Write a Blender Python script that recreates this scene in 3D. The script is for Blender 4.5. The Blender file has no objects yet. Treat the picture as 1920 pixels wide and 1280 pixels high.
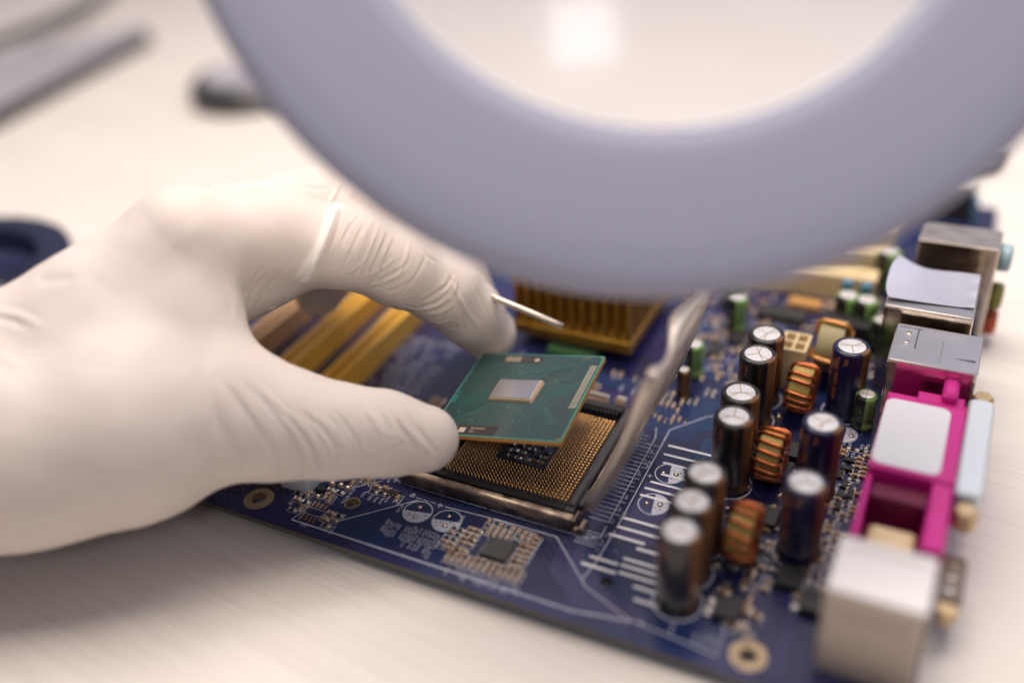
import bpy, math, random
import numpy as np
from mathutils import Vector, Matrix
random.seed(7); rnd = random.Random(11)
K = 0.001                      # the script is written in millimetres
S = bpy.context.scene
D = bpy.data
R = math.radians

# ---------------------------------------------------------------- camera
CAM = np.array([79.13, -166.75, 174.59])
yaw, pit, rol, FPX = R(118.615), R(33.40), R(-4.765), 1830.4
cf = np.array([math.cos(yaw)*math.cos(pit), math.sin(yaw)*math.cos(pit), -math.sin(pit)])
cr = np.array([math.sin(yaw), -math.cos(yaw), 0.0]); cu = np.cross(cr, cf)
cr, cu = cr*math.cos(rol)+cu*math.sin(rol), -cr*math.sin(rol)+cu*math.cos(rol)
cam = D.cameras.new('camera'); co = D.objects.new('camera', cam); S.collection.objects.link(co)
M = Matrix(((cr[0], cu[0], -cf[0], CAM[0]*K), (cr[1], cu[1], -cf[1], CAM[1]*K), (cr[2], cu[2], -cf[2], CAM[2]*K), (0, 0, 0, 1)))
co.matrix_world = M
cam.sensor_width = 36; cam.lens = FPX/1920*36
cam.clip_start = 0.01; cam.clip_end = 20
cam.dof.use_dof = True; cam.dof.focus_distance = 0.258; cam.dof.aperture_fstop = 2.6
S.camera = co

# ---------------------------------------------------------------- world, lamps, exposure
w = D.worlds.new('World'); S.world = w; w.use_nodes = True
nt = w.node_tree; bgn = nt.nodes['Background']
tc = nt.nodes.new('ShaderNodeTexCoord'); sp = nt.nodes.new('ShaderNodeSeparateXYZ'); rp = nt.nodes.new('ShaderNodeValToRGB')
mr = nt.nodes.new('ShaderNodeMapRange'); mr.inputs[1].default_value = -1; mr.inputs[2].default_value = 1
nt.links.new(tc.outputs['Generated'], sp.inputs[0]); nt.links.new(sp.outputs[2], mr.inputs[0])
nt.links.new(mr.outputs[0], rp.inputs[0])
my = nt.nodes.new('ShaderNodeMapRange'); my.inputs[1].default_value = -.6; my.inputs[2].default_value = .8; my.inputs[3].default_value = .46; my.inputs[4].default_value = 1.5
vm = nt.nodes.new('ShaderNodeVectorMath'); vm.operation = 'SCALE'
nt.links.new(sp.outputs[1], my.inputs[0]); nt.links.new(rp.outputs[0], vm.inputs[0]); nt.links.new(my.outputs[0], vm.inputs['Scale']); nt.links.new(vm.outputs[0], bgn.inputs[0])
e = rp.color_ramp.elements
e[0].position = 0.40; e[0].color = (0.42, 0.30, 0.22, 1)
e[1].position = 0.95; e[1].color = (0.80, 0.80, 0.98, 1)
x = e.new(0.55); x.color = (0.34, 0.29, 0.29, 1)
x = e.new(0.70); x.color = (0.52, 0.50, 0.60, 1)
bgn.inputs[1].default_value = 0.36

def area(name, loc, target, sx, sy, power, col):
    l = D.lights.new(name, 'AREA'); l.shape = 'RECTANGLE'; l.size = sx*K; l.size_y = sy*K
    l.energy = power; l.color = col
    o = D.objects.new(name, l); S.collection.objects.link(o)
    o.location = Vector(loc)*K
    o.rotation_euler = (Vector(target)-Vector(loc)).to_track_quat('-Z', 'Y').to_euler()
    return o
area('ceiling_softbox', (-70, 150, 800), (0, 0, 0), 640, 520, 9.7, (1.0, 0.885, 0.785))
area('window_light', (330, 480, 420), (20, 0, 0), 360, 360, 0.6, (0.80, 0.86, 1.0))
area('front_fill', (228, -400, 478), (0, 0, 0), 84, 84, 0.24, (0.95, 0.95, 1.0))  # added unseen fill, sized and aimed to leave a highlight on the lens

S.view_settings.view_transform = 'Standard'; S.view_settings.look = 'None'
S.view_settings.exposure = 0.12; S.view_settings.gamma = 1.0
S.cycles.max_bounces = 8; S.cycles.transparent_max_bounces = 12
S.cycles.use_denoising = True
S.cycles.caustics_reflective = False; S.cycles.caustics_refractive = False

# ---------------------------------------------------------------- materials
def mat(name, col, rough=0.5, metal=0.0, coat=0.0, spec=0.5, noise=None, bump=None, sss=0, emis=None, ior=None, trans=0, aniso=0, coatr=0.08, rnoise=0):
    """noise=(scale, colour2, lo, hi[, stretch]); bump=(scale, strength, distance_mm[, stretch])"""
    m = D.materials.new(name); m.use_nodes = True; t = m.node_tree; b = t.nodes['Principled BSDF']
    b.inputs['Base Color'].default_value = (*col, 1); b.inputs['Roughness'].default_value = rough
    b.inputs['Metallic'].default_value = metal; b.inputs['Coat Weight'].default_value = coat
    b.inputs['Coat Roughness'].default_value = coatr
    b.inputs['Specular IOR Level'].default_value = spec
    b.inputs['Anisotropic'].default_value = aniso
    if trans: b.inputs['Transmission Weight'].default_value = trans
    if ior: b.inputs['IOR'].default_value = ior
    if sss:
        b.inputs['Subsurface Weight'].default_value = sss; b.inputs['Subsurface Radius'].default_value = (1, .55, .38)
        b.inputs['Subsurface Scale'].default_value = 0.0035
    if emis: b.inputs['Emission Color'].default_value = (*emis[0], 1); b.inputs['Emission Strength'].default_value = emis[1]
    tcn = t.nodes.new('ShaderNodeTexCoord')
    def ntex(scale, stretch=None, detail=4):
        n = t.nodes.new('ShaderNodeTexNoise'); n.inputs['Scale'].default_value = scale; n.inputs['Detail'].default_value = detail
        mp = t.nodes.new('ShaderNodeMapping')
        if stretch: mp.inputs['Scale'].default_value = stretch
        t.links.new(tcn.outputs['Object'], mp.inputs[0]); t.links.new(mp.outputs[0], n.inputs['Vector']); return n
    if noise:
        n = ntex(noise[0], noise[4] if len(noise) > 4 else None)
        r_ = t.nodes.new('ShaderNodeMapRange'); r_.inputs[1].default_value = noise[2]; r_.inputs[2].default_value = noise[3]
        mx = t.nodes.new('ShaderNodeMix'); mx.data_type = 'RGBA'
        mx.inputs[6].default_value = (*col, 1); mx.inputs[7].default_value = (*noise[1], 1)
        t.links.new(n.outputs[0], r_.inputs[0]); t.links.new(r_.outputs[0], mx.inputs[0]); t.links.new(mx.outputs[2], b.inputs['Base Color'])
    if rnoise:
        n = ntex(rnoise); r_ = t.nodes.new('ShaderNodeMapRange'); r_.inputs[1].default_value = .3; r_.inputs[2].default_value = .7
        r_.inputs[3].default_value = rough*.6; r_.inputs[4].default_value = min(1, rough*1.6)
        t.links.new(n.outputs[0], r_.inputs[0]); t.links.new(r_.outputs[0], b.inputs['Roughness'])
    if bump:
        n = ntex(bump[0], bump[3] if len(bump) > 3 else None)
        bp_ = t.nodes.new('ShaderNodeBump'); bp_.inputs['Strength'].default_value = bump[1]; bp_.inputs['Distance'].default_value = bump[2]*K
        t.links.new(n.outputs[0], bp_.inputs['Height']); t.links.new(bp_.outputs[0], b.inputs['Normal'])
    return m

MT = {}
MT['mask'] = None
MT['silk'] = mat('silkscreen_ink', (0.62, 0.63, 0.72), 0.55, noise=(900, (.42, .44, .58), .45, .75))
MT['trace'] = mat('trace_blue', (0.026, 0.034, 0.125), 0.28, coat=.6)
MT['pour'] = mat('copper_pour_blue', (0.010, 0.034, 0.11), 0.25, coat=.6)
MT['pourp'] = mat('copper_pour_violet', (0.040, 0.034, 0.12), 0.25, coat=.6)
MT['tin'] = mat('tin', (0.78, 0.74, 0.70), 0.22, 1.0, rnoise=700)
MT['tinbar'] = mat('tinned_bar', (0.74, 0.72, 0.74), 0.42, 0.75, bump=(1800, .5, .08))
MT['goldpad'] = mat('gold_pad', (0.80, 0.55, 0.26), 0.25, 1.0)
MT['ringpad'] = mat('mount_ring', (0.52, 0.40, 0.26), 0.5, .6, noise=(700, (.30, .22, .14), .4, .7))
MT['blackic'] = mat('ic_black', (0.022, 0.020, 0.022), 0.42, noise=(900, (.04, .036, .034), .4, .7))
MT['capchip'] = mat('chip_tan', (0.42, 0.25, 0.13), 0.4)
MT['brownchip'] = mat('chip_brown', (0.20, 0.09, 0.035), 0.45)
MT['blackchip'] = mat('chip_black', (0.02, 0.018, 0.018), 0.35)
MT['solder'] = mat('solder', (0.72, 0.60, 0.47), 0.22, 1.0, rnoise=1200)
MT['slv_black'] = mat('sleeve_black', (0.008, 0.006, 0.006), 0.30, coat=.35, bump=(500, .25, .10, (1, 1, .12)), noise=(260, (.03, .022, .018), .5, .8))
MT['slv_blue'] = mat('sleeve_blue', (0.008, 0.008, 0.050), 0.30, coat=.35, bump=(500, .25, .10, (1, 1, .12)), noise=(260, (.035, .03, .05), .55, .8))
MT['slv_gold'] = mat('sleeve_gold', (0.21, 0.095, 0.035), 0.35, .3, bump=(500, .25, .10, (1, 1, .12)))
MT['slv_text'] = mat('sleeve_text', (0.72, 0.27, 0.09), 0.4, .2)
MT['slv_green'] = mat('sleeve_green', (0.22, 0.42, 0.12), 0.3, coat=.5, bump=(500, .3, .10))
MT['alu'] = mat('can_top', (0.86, 0.85, 0.86), 0.42, .45, noise=(1500, (.76, .75, .77), .4, .65), bump=(900, .15, .05))
MT['aluline'] = mat('vent_groove', (0.42, 0.29, 0.15), 0.5, .6)
MT['copper'] = mat('copper_wire', (0.62, 0.17, 0.045), 0.26, .75, coat=.5, noise=(500, (.42, .085, .02), .4, .7))
MT['copper2'] = mat('copper_wire_light', (0.62, 0.27, 0.08), 0.32, .6, coat=.4)
MT['core'] = mat('ferrite_core', (0.50, 0.36, 0.10), 0.6, noise=(1400, (.36, .25, .06), .4, .7), bump=(1500, .4, .08))
MT['core2'] = mat('ferrite_core_olive', (0.36, 0.31, 0.16), 0.6)
MT['blackpl'] = mat('black_plastic', (0.018, 0.017, 0.019), 0.45, bump=(700, .2, .05))
MT['greypl'] = mat('grey_plastic', (0.060, 0.058, 0.070), 0.45, noise=(600, (.10, .095, .10), .5, .8))
MT['steel'] = mat('socket_steel', (0.50, 0.40, 0.31), 0.34, 1.0, noise=(160, (.24, .18, .16), .42, .62), bump=(300, .25, .08), rnoise=240)
MT['steel2'] = mat('plate_steel', (0.66, 0.58, 0.50), 0.36, .85)
MT['shell'] = mat('tin_shell', (0.70, 0.61, 0.52), 0.15, 1.0, noise=(120, (.60, .50, .40), .4, .7, (1, 1, 4)), bump=(90, .25, .25), rnoise=180)  # warm tint paints in the surroundings mirrored by the front faces
MT['shelltop'] = mat('tin_shell_top', (0.62, 0.60, 0.62), 0.32, 1.0, bump=(160, .05, .08))  # cooler copy for the tops, lavender reflection put into its colour
MT['shellworn'] = mat('tin_shell_worn', (0.62, 0.57, 0.54), 0.34, .9, noise=(420, (.30, .25, .22), .48, .72, (.3, 1.6, 1)), bump=(500, .5, .10))
MT['pinside'] = mat('contact_gold', (0.86, 0.47, 0.17), 0.38, .8)
MT['pinlite'] = mat('contact_tip', (0.85, 0.72, 0.58), 0.28, 1.0)
MT['pink'] = mat('magenta_plastic', (0.58, 0.016, 0.25), 0.38, spec=.5, bump=(300, .1, .05))
MT['label'] = mat('white_label', (0.72, 0.73, 0.78), 0.40, bump=(60, .3, .3))
MT['film'] = mat('pad_film', (0.46, 0.46, 0.56), 0.35, .2, coat=.3, bump=(110, .5, .25))
MT['cream'] = mat('cream_plastic', (0.78, 0.62, 0.37), 0.42, noise=(400, (.68, .52, .29), .4, .7))
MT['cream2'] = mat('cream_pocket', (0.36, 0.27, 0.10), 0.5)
MT['tanpl'] = mat('tan_plastic', (0.62, 0.38, 0.19), 0.45)
MT['yellow'] = mat('yellow_plastic', (0.85, 0.47, 0.06), 0.36, bump=(300, .1, .05))
MT['orange'] = mat('orange_part', (0.55, 0.28, 0.09), 0.35, coat=.3)
MT['hsgold'] = mat('gold_anodised', (0.46, 0.26, 0.045), 0.42, .8, noise=(300, (.36, .17, .012), .4, .7))
MT['greensub'] = mat('green_substrate', (0.05, 0.13, 0.05), 0.35)
MT['jblue'] = mat('jack_blue', (0.30, 0.44, 0.50), 0.4)
MT['jgreen'] = mat('jack_green', (0.26, 0.24, 0.06), 0.4)
MT['jpink'] = mat('jack_red', (0.55, 0.10, 0.045), 0.4)
MT['nut'] = mat('hex_nut', (0.62, 0.45, 0.26), 0.35, .7)
MT['bluepin'] = mat('blue_block', (0.08, 0.22, 0.36), 0.4)

def pcbmat():
    m = D.materials.new('solder_mask'); m.use_nodes = True; t = m.node_tree; b = t.nodes['Principled BSDF']
    L = t.links.new; N = t.nodes.new
    g = N('ShaderNodeTexCoord'); sx = N('ShaderNodeSeparateXYZ'); L(g.outputs['Normal'], sx.inputs[0])
    vo = N('ShaderNodeTexVoronoi'); vo.distance = 'CHEBYCHEV'; vo.inputs['Scale'].default_value = 70; L(g.outputs['Object'], vo.inputs['Vector'])
    sc = N('ShaderNodeSeparateColor'); L(vo.outputs['Color'], sc.inputs[0])
    r1 = N('ShaderNodeValToRGB'); L(sc.outputs[0], r1.inputs[0])
    el = r1.color_ramp.elements; r1.color_ramp.interpolation = 'CONSTANT'
    el[0].position = 0; el[0].color = (0.011, 0.013, 0.062, 1); el[1].position = .45; el[1].color = (0.017, 0.017, 0.088, 1)
    q = el.new(.72); q.color = (0.009, 0.023, 0.092, 1)
    # fine routing: stretched noise gives hair-thin lines of slightly paler blue
    wv = N('ShaderNodeTexWave'); wv.inputs['Scale'].default_value = 260; wv.inputs['Distortion'].default_value = 0; wv.bands_direction = 'DIAGONAL'
    mp = N('ShaderNodeMapping'); L(g.outputs['Object'], mp.inputs[0]); L(mp.outputs[0], wv.inputs['Vector'])
    nz = N('ShaderNodeTexNoise'); nz.inputs['Scale'].default_value = 55; L(g.outputs['Object'], nz.inputs['Vector'])
    th = N('ShaderNodeMath'); th.operation = 'GREATER_THAN'; th.inputs[1].default_value = .56; L(nz.outputs[0], th.inputs[0])
    t2 = N('ShaderNodeMath'); t2.operation = 'GREATER_THAN'; t2.inputs[1].default_value = .62; L(wv.outputs['Fac'], t2.inputs[0])
    mu = N('ShaderNodeMath'); mu.operation = 'MULTIPLY'; L(th.outputs[0], mu.inputs[0]); L(t2.outputs[0], mu.inputs[1])
    mu2 = N('ShaderNodeMath'); mu2.operation = 'MULTIPLY'; L(mu.outputs[0], mu2.inputs[0]); mu2.inputs[1].default_value = .45
    mx = N('ShaderNodeMix'); mx.data_type = 'RGBA'; mx.inputs[7].default_value = (0.035, 0.038, 0.12, 1)
    L(mu2.outputs[0], mx.inputs[0]); L(r1.outputs[0], mx.inputs[6])
    # vias
    v2 = N('ShaderNodeTexVoronoi'); v2.inputs['Scale'].default_value = 260; v2.inputs['Randomness'].default_value = .9; L(g.outputs['Object'], v2.inputs['Vector'])
    lt = N('ShaderNodeMath'); lt.operation = 'LESS_THAN'; lt.inputs[1].default_value = .09; L(v2.outputs['Distance'], lt.inputs[0])
    mx2 = N('ShaderNodeMix'); mx2.data_type = 'RGBA'; mx2.inputs[7].default_value = (0.16, 0.15, 0.26, 1)
    L(lt.outputs[0], mx2.inputs[0]); L(mx.outputs[2], mx2.inputs[6])
    # board edge is bare laminate
    ge = N('ShaderNodeMath'); ge.operation = 'ABSOLUTE'; L(sx.outputs[2], ge.inputs[0])
    gl = N('ShaderNodeMath'); gl.operation = 'LESS_THAN'; gl.inputs[1].default_value = .5; L(ge.outputs[0], gl.inputs[0])
    mx3 = N('ShaderNodeMix'); mx3.data_type = 'RGBA'; mx3.inputs[7].default_value = (0.055, 0.043, 0.030, 1)
    L(gl.outputs[0], mx3.inputs[0]); L(mx2.outputs[2], mx3.inputs[6]); L(mx3.outputs[2], b.inputs['Base Color'])
    b.inputs['Roughness'].default_value = .26; b.inputs['Coat Weight'].default_value = .5; b.inputs['Coat Roughness'].default_value = .12
    n3 = N('ShaderNodeTexNoise'); n3.inputs['Scale'].default_value = 500; L(g.outputs['Object'], n3.inputs['Vector'])
    bp_ = N('ShaderNodeBump'); bp_.inputs['Strength'].default_value = .25; bp_.inputs['Distance'].default_value = .00006; L(n3.outputs[0], bp_.inputs['Height']); L(bp_.outputs[0], b.inputs['Normal'])
    return m
MT['mask'] = pcbmat()

# ---------------------------------------------------------------- mesh builder (millimetres)
class MB:
    def __init__(s, *mats): s.v = []; s.f = []; s.m = []; s.sm = []; s.mats = list(mats)
    def mi(s, m):
        if m not in s.mats: s.mats.append(m)
        return s.mats.index(m)
    def add(s, vs, fs, m=None, smooth=False):
        o = len(s.v); s.v += [tuple(map(float, v)) for v in vs]; k = s.mi(m) if m else 0
        for f in fs: s.f.append(tuple(i+o for i in f)); s.m.append(k); s.sm.append(smooth)
        return s
    def prism(s, poly, z0, z1, m=None, ch=0, bottom=True):
        n = len(poly)
        if ch:
            cx = sum(p[0] for p in poly)/n; cy = sum(p[1] for p in poly)/n
            w_ = max(p[0] for p in poly)-min(p[0] for p in poly); h_ = max(p[1] for p in poly)-min(p[1] for p in poly)
            inn = [(cx+(p[0]-cx)*(1-2*ch/w_), cy+(p[1]-cy)*(1-2*ch/h_)) for p in poly]
            vs = [(x, y, z0) for x, y in poly]+[(x, y, z1-ch) for x, y in poly]+[(x, y, z1) for x, y in inn]; L = 3
        else:
            vs = [(x, y, z0) for x, y in poly]+[(x, y, z1) for x, y in poly]; L = 2
        fs = [(l*n+i, l*n+(i+1) % n, (l+1)*n+(i+1) % n, (l+1)*n+i) for l in range(L-1) for i in range(n)]
        fs.append(tuple((L-1)*n+i for i in range(n)))
        if bottom: fs.append(tuple(reversed(range(n))))
        return s.add(vs, fs, m)
    def box(s, x0, x1, y0, y1, z0, z1, m=None, ch=0, cr_=0):
        if cr_:
            P = []
            for (cx, cy, a0) in ((x1-cr_, y0+cr_, -90), (x1-cr_, y1-cr_, 0), (x0+cr_, y1-cr_, 90), (x0+cr_, y0+cr_, 180)):
                for a in (0, 30, 60, 90): P.append((cx+cr_*math.cos(R(a0+a)), cy+cr_*math.sin(R(a0+a))))
        else: P = [(x0, y0), (x1, y0), (x1, y1), (x0, y1)]
        return s.prism(P, z0, z1, m, ch)
    def lathe(s, prof, c=(0, 0, 0), n=48, m=None, axis='z', smooth=True, mats=None, a0=0, a1=360):
        full = abs(a1-a0) >= 360; k = n if full else n+1; vs = []
        for (r_, h) in prof:
            for i in range(k):
                a = R(a0+(a1-a0)*i/n); X, Y = r_*math.cos(a), r_*math.sin(a)
                vs.append((c[0]+X, c[1]+Y, c[2]+h) if axis == 'z' else (c[0]+h, c[1]+X, c[2]+Y) if axis == 'x' else (c[0]+X, c[1]+h, c[2]+Y))
        for j in range(len(prof)-1):
            fs = []
            for i in range(n):
                i2 = (i+1) % k if full else i+1
                q = (j*k+i, j*k+i2, (j+1)*k+i2, (j+1)*k+i); fs.append(q)
            o = len(s.v); 
            if j == 0: s.v += [tuple(map(float, v)) for v in vs]; base = o
            kk = s.mi(mats[j]) if mats else (s.mi(m) if m else 0)
            for f in fs: s.f.append(tuple(i+base for i in f)); s.m.append(kk); s.sm.append(smooth)
        return s
    def disc(s, c, r_, z, m=None, n=32, r0=0):
        if r0:
            vs = [(c[0]+q*math.cos(2*math.pi*i/n), c[1]+q*math.sin(2*math.pi*i/n), z) for q in (r0, r_) for i in range(n)]
            return s.add(vs, [(i, n+i, n+(i+1) % n, (i+1) % n) for i in range(n)], m)
        return s.add([(c[0]+r_*math.cos(2*math.pi*i/n), c[1]+r_*math.sin(2*math.pi*i/n), z) for i in range(n)], [tuple(range(n))], m)
    def cyl(s, c, r_, z0, z1, m=None, n=24, ch=0):
        P = [(0.001, z0), (r_, z0), (r_, z1-ch), (r_-ch, z1), (0.001, z1)] if ch else [(0.001, z0), (r_, z0), (r_, z1), (0.001, z1)]
        return s.lathe(P, (c[0], c[1], 0), n, m, smooth=False)
    def line(s, pts, wd, z, m=None):
        for a, b in zip(pts[:-1], pts[1:]):
            dx, dy = b[0]-a[0], b[1]-a[1]; l = math.hypot(dx, dy) or 1; nx, ny = -dy/l*wd/2, dx/l*wd/2; ex, ey = dx/l*wd*.3, dy/l*wd*.3
            s.add([(a[0]-nx-ex, a[1]-ny-ey, z), (b[0]-nx+ex, b[1]-ny+ey, z), (b[0]+nx+ex, b[1]+ny+ey, z), (a[0]+nx-ex, a[1]+ny-ey, z)], [(0, 1, 2, 3)], m)
            z += 0.0012
        return s
    def tube(s, pts, r_, n=10, m=None, closed=False, smooth=True):
        P = [Vector(p) for p in pts]; N = len(P); vs = []; up = None
        for i, p in enumerate(P):
            a = P[(i-1) % N] if (closed or i) else P[i]; b = P[(i+1) % N] if (closed or i < N-1) else P[i]
            t_ = (b-a).normalized()
            if up is None: up = t_.orthogonal().normalized()
            else: up = (up-t_*up.dot(t_)).normalized()
            bi = t_.cross(up); rr = r_[i] if isinstance(r_, (list, tuple)) else r_
            for k in range(n):
                q = 2*math.pi*k/n; vs.append(p+(up*math.cos(q)+bi*math.sin(q))*rr)
        fs = [(i*n+k, i*n+(k+1) % n, ((i+1) % N)*n+(k+1) % n, ((i+1) % N)*n+k) for i in range(N if closed else N-1) for k in range(n)]
        if not closed: fs += [tuple(reversed(range(n))), tuple((N-1)*n+k for k in range(n))]
        return s.add(vs, fs, m, smooth)
    def build(s, name, parent=None, loc=(0, 0, 0), rot=(0, 0, 0), tag=None, coll=True):
        me = D.meshes.new(name); me.from_pydata([(a*K, b*K, c*K) for a, b, c in s.v], [], s.f)
        for m in s.mats: me.materials.append(MT[m] if isinstance(m, str) else m)
        me.polygons.foreach_set('material_index', s.m); me.polygons.foreach_set('use_smooth', s.sm); me.update()
        o = D.objects.new(name, me); S.collection.objects.link(o); o.location = Vector(loc)*K; o.rotation_euler = rot
        if parent: o.parent = parent; 
        return o

def tag(o, label=None, cat=None, group=None, kind=None):
    if label: o['label'] = label
    if cat: o['category'] = cat
    if group: o['group'] = group
    if kind: o['kind'] = kind
    return o
def empty(name, loc=(0, 0, 0), rot=None):
    o = D.objects.new(name, None); S.collection.objects.link(o); o.location = Vector(loc)*K; o.empty_display_size = .01
    if rot: o.rotation_euler = rot
    return o
def copy(o, parent=None, loc=None, rot=None):
    c = o.copy(); S.collection.objects.link(c)
    if parent: c.parent = parent
    if loc is not None: c.location = Vector(loc)*K
    if rot is not None: c.rotation_euler = rot
    for ch in list(o.children):
        d = ch.copy(); S.collection.objects.link(d); d.parent = c
    return c

_tc = {}
def glyphs(txt):
    if txt in _tc: return _tc[txt]
    cu_ = D.curves.new('t', 'FONT'); cu_.body = txt; cu_.size = 1; cu_.resolution_u = 2
    ob = D.objects.new('t', cu_); S.collection.objects.link(ob); bpy.context.view_layer.update()
    me = D.meshes.new_from_object(ob.evaluated_get(bpy.context.evaluated_depsgraph_get()))
    r_ = ([(v.co.x, v.co.y) for v in me.vertices], [tuple(p.vertices) for p in me.polygons])
    D.objects.remove(ob); D.meshes.remove(me); D.curves.remove(cu_); _tc[txt] = r_; return r_
def text(mb, txt, x, y, size, ang, z, m, fn=None, sq=1.0):
    """text on a flat sheet, baseline start x,y, angle in degrees; fn bends it"""
    vs, fs = glyphs(txt); ca, sa = math.cos(R(ang)), math.sin(R(ang)); out = []
    for a, b in vs:
        a *= size*sq; b *= size; p = (x+a*ca-b*sa, y+a*sa+b*ca, z); out.append(fn(*p) if fn else p)
    mb.add(out, fs, m)

# ================================================================ table
def tablemat():
    m = D.materials.new('pale_ribbed_wood'); m.use_nodes = True; t = m.node_tree; b = t.nodes['Principled BSDF']; L = t.links.new; N = t.nodes.new
    tcn = N('ShaderNodeTexCoord'); mp = N('ShaderNodeMapping'); mp.inputs['Rotation'].default_value = (0, 0, R(5.9))
    L(tcn.outputs['Object'], mp.inputs[0])
    mp2 = N('ShaderNodeMapping'); mp2.inputs['Scale'].default_value = (2.6, 150, 1); L(mp.outputs[0], mp2.inputs[0])
    n1 = N('ShaderNodeTexNoise'); n1.inputs['Scale'].default_value = 7.5; n1.inputs['Detail'].default_value = 3; n1.inputs['Roughness'].default_value = .6; L(mp2.outputs[0], n1.inputs['Vector'])
    mp3 = N('ShaderNodeMapping'); mp3.inputs['Scale'].default_value = (.7, 9, 1); L(mp.outputs[0], mp3.inputs[0])
    n2 = N('ShaderNodeTexNoise'); n2.inputs['Scale'].default_value = 5; n2.inputs['Detail'].default_value = 3; L(mp3.outputs[0], n2.inputs['Vector'])
    r1 = N('ShaderNodeValToRGB'); L(n1.outputs[0], r1.inputs[0]); el = r1.color_ramp.elements
    el[0].position = .30; el[0].color = (0.665, 0.615, 0.57, 1); el[1].position = .52; el[1].color = (0.765, 0.715, 0.67, 1)
    r2 = N('ShaderNodeValToRGB'); L(n2.outputs[0], r2.inputs[0]); e2 = r2.color_ramp.elements
    e2[0].position = .3; e2[0].color = (.95, .94, .93, 1); e2[1].position = .7; e2[1].color = (1, 1, 1, 1)
    mx = N('ShaderNodeMix'); mx.data_type = 'RGBA'; mx.blend_type = 'MULTIPLY'; mx.inputs[0].default_value = 1
    L(r1.outputs[0], mx.inputs[6]); L(r2.outputs[0], mx.inputs[7]); L(mx.outputs[2], b.inputs['Base Color'])
    b.inputs['Roughness'].default_value = .5
    bp_ = N('ShaderNodeBump'); bp_.inputs['Strength'].default_value = .22; bp_.inputs['Distance'].default_value = .0002
    L(n1.outputs[0], bp_.inputs['Height']); L(bp_.outputs[0], b.inputs['Normal'])
    return m
MT['table'] = tablemat()
o = MB('table').box(-1100, 1000, -420, 1500, -30, -4.2).build('table_top'); tag(o, kind='structure')

# ================================================================ motherboard
BX, BY = -35.2, 89.1
mb_root = empty('motherboard', (BX, BY, -4.2))
tag(mb_root, 'dark blue circuit board with socket, capacitors and metal ports lying on the pale table', 'circuit board')
def bd(mb, name, loc=(0, 0, 0), rot=(0, 0, 0)):
    return mb.build(name, mb_root, (loc[0]-BX, loc[1]-BY, loc[2]+4.2), rot)
def bcopy(o, loc, rot=None):
    return copy(o, mb_root, (loc[0]-BX, loc[1]-BY, loc[2]+4.2), rot)

HOLES = [(53.6, -26.4, 2.0), (-78.5, -26.4, 2.1), (-53.7, -18.4, 1.9), (18.1, -18.5, 1.4), (18.6, 52.2, 1.9), (53.6, 128, 2), (-78.5, 128, 2), (53.6, 205, 2), (-148, 205, 2)]
c2 = D.curves.new('pcb', 'CURVE'); c2.dimensions = '2D'; c2.fill_mode = 'BOTH'; c2.extrude = .8*K
def spl(P):
    s_ = c2.splines.new('POLY'); s_.points.add(len(P)-1)
    for q, (a, b) in zip(s_.points, P): q.co = (a*K, b*K, 0, 1)
    s_.use_cyclic_u = True
spl([(-157.2, -32.9), (86.2, -32.9), (86.8, -32.3), (86.8, 210.5), (86.2, 211.1), (-157.2, 211.1), (-157.8, 210.5), (-157.8, -32.3)])
for hx, hy, hr in HOLES: spl([(hx+hr*math.cos(R(a)), hy+hr*math.sin(R(a))) for a in range(0, 360, 12)])
ob = D.objects.new('t', c2); S.collection.objects.link(ob); bpy.context.view_layer.update()
me = D.meshes.new_from_object(ob.evaluated_get(bpy.context.evaluated_depsgraph_get())); D.objects.remove(ob)
pcbv = [(v.co.x*1000, v.co.y*1000, v.co.z*1000-.8) for v in me.vertices]; pcbf = [tuple(p.vertices) for p in me.polygons]
B = MB('mask'); B.add(pcbv, pcbf, 'mask')
ZT, ZP, ZS = 0.02, 0.035, 0.06
# copper pours (areas of a slightly different blue), traces, tinned bars, print: all one board surface
for P, m in [([(-52, -29), (-38, -29.5), (-38, -12), (-47, -15.5), (-53, -23)], 'pour'),
             ([(13.5, 40), (22, 43), (31, 47), (31, 57), (17, 58), (13, 50)], 'pour'),
             ([(24, 2.5), (29, 2.5), (29, 41), (24, 41)], 'pour'),
             ([(4, -20), (14, -28), (30, -30), (30, -24), (19, -21), (9, -12), (3, -12)], 'pourp'),
             ([(15, -4), (30, -4), (30, 15), (26, 18), (15, 18)], 'pourp'),
             ([(-40, 45), (0, 45), (0, 52), (-40, 52)], 'pourp'),
             ([(-32, 53), (6, 53), (6, 60), (-32, 60)], 'pour'),
             ([(-72, 20), (-60, 20), (-60, 44), (-72, 44)], 'pourp')]:
    B.prism(P, ZT-.015, ZT-.008, m, bottom=False)
for k in range(26):
    y = -8 + k*1.62 if k > 4 else -9+k*1.1
    B.line([(5.9, y), (11.6+rnd.uniform(-.6, .8), y)], .20, ZS, 'silk')
    if rnd.random() < .8: text(B, rnd.choice(['R12', 'C8', 'RN', 'C41', 'R9', 'BC2', 'L4']), 12.0, y-.3, .9, 0 if k % 3 else -90, ZS, 'silk')
for k in range(22): B.line([(6.3, 1+k*1.62+.7), (9.6, 1+k*1.62+.7)], .10, ZS, 'silk')
B.line([(11.4, 0), (11.4, 36), (10.2, 40)], .22, ZS, 'silk'); B.line([(14, -1), (14, 40.5), (22, 50), (31, 56)], .26, ZS, 'silk')
B.line([(11.4, -1.4), (11.4, -5.5), (8.6, -7.0)], .25, ZS, 'silk'); B.line([(14, -2), (13.4, -14.5), (12.5, -20)], .26, ZS, 'silk')
B.line([(-48.7, -5.9), (-43.9, -6.9), (-19.5, -7.0)], .22, ZS, 'silk'); B.line([(-18.7, -7.0), (8.6, -7.1)], .22, ZS, 'silk')
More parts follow.
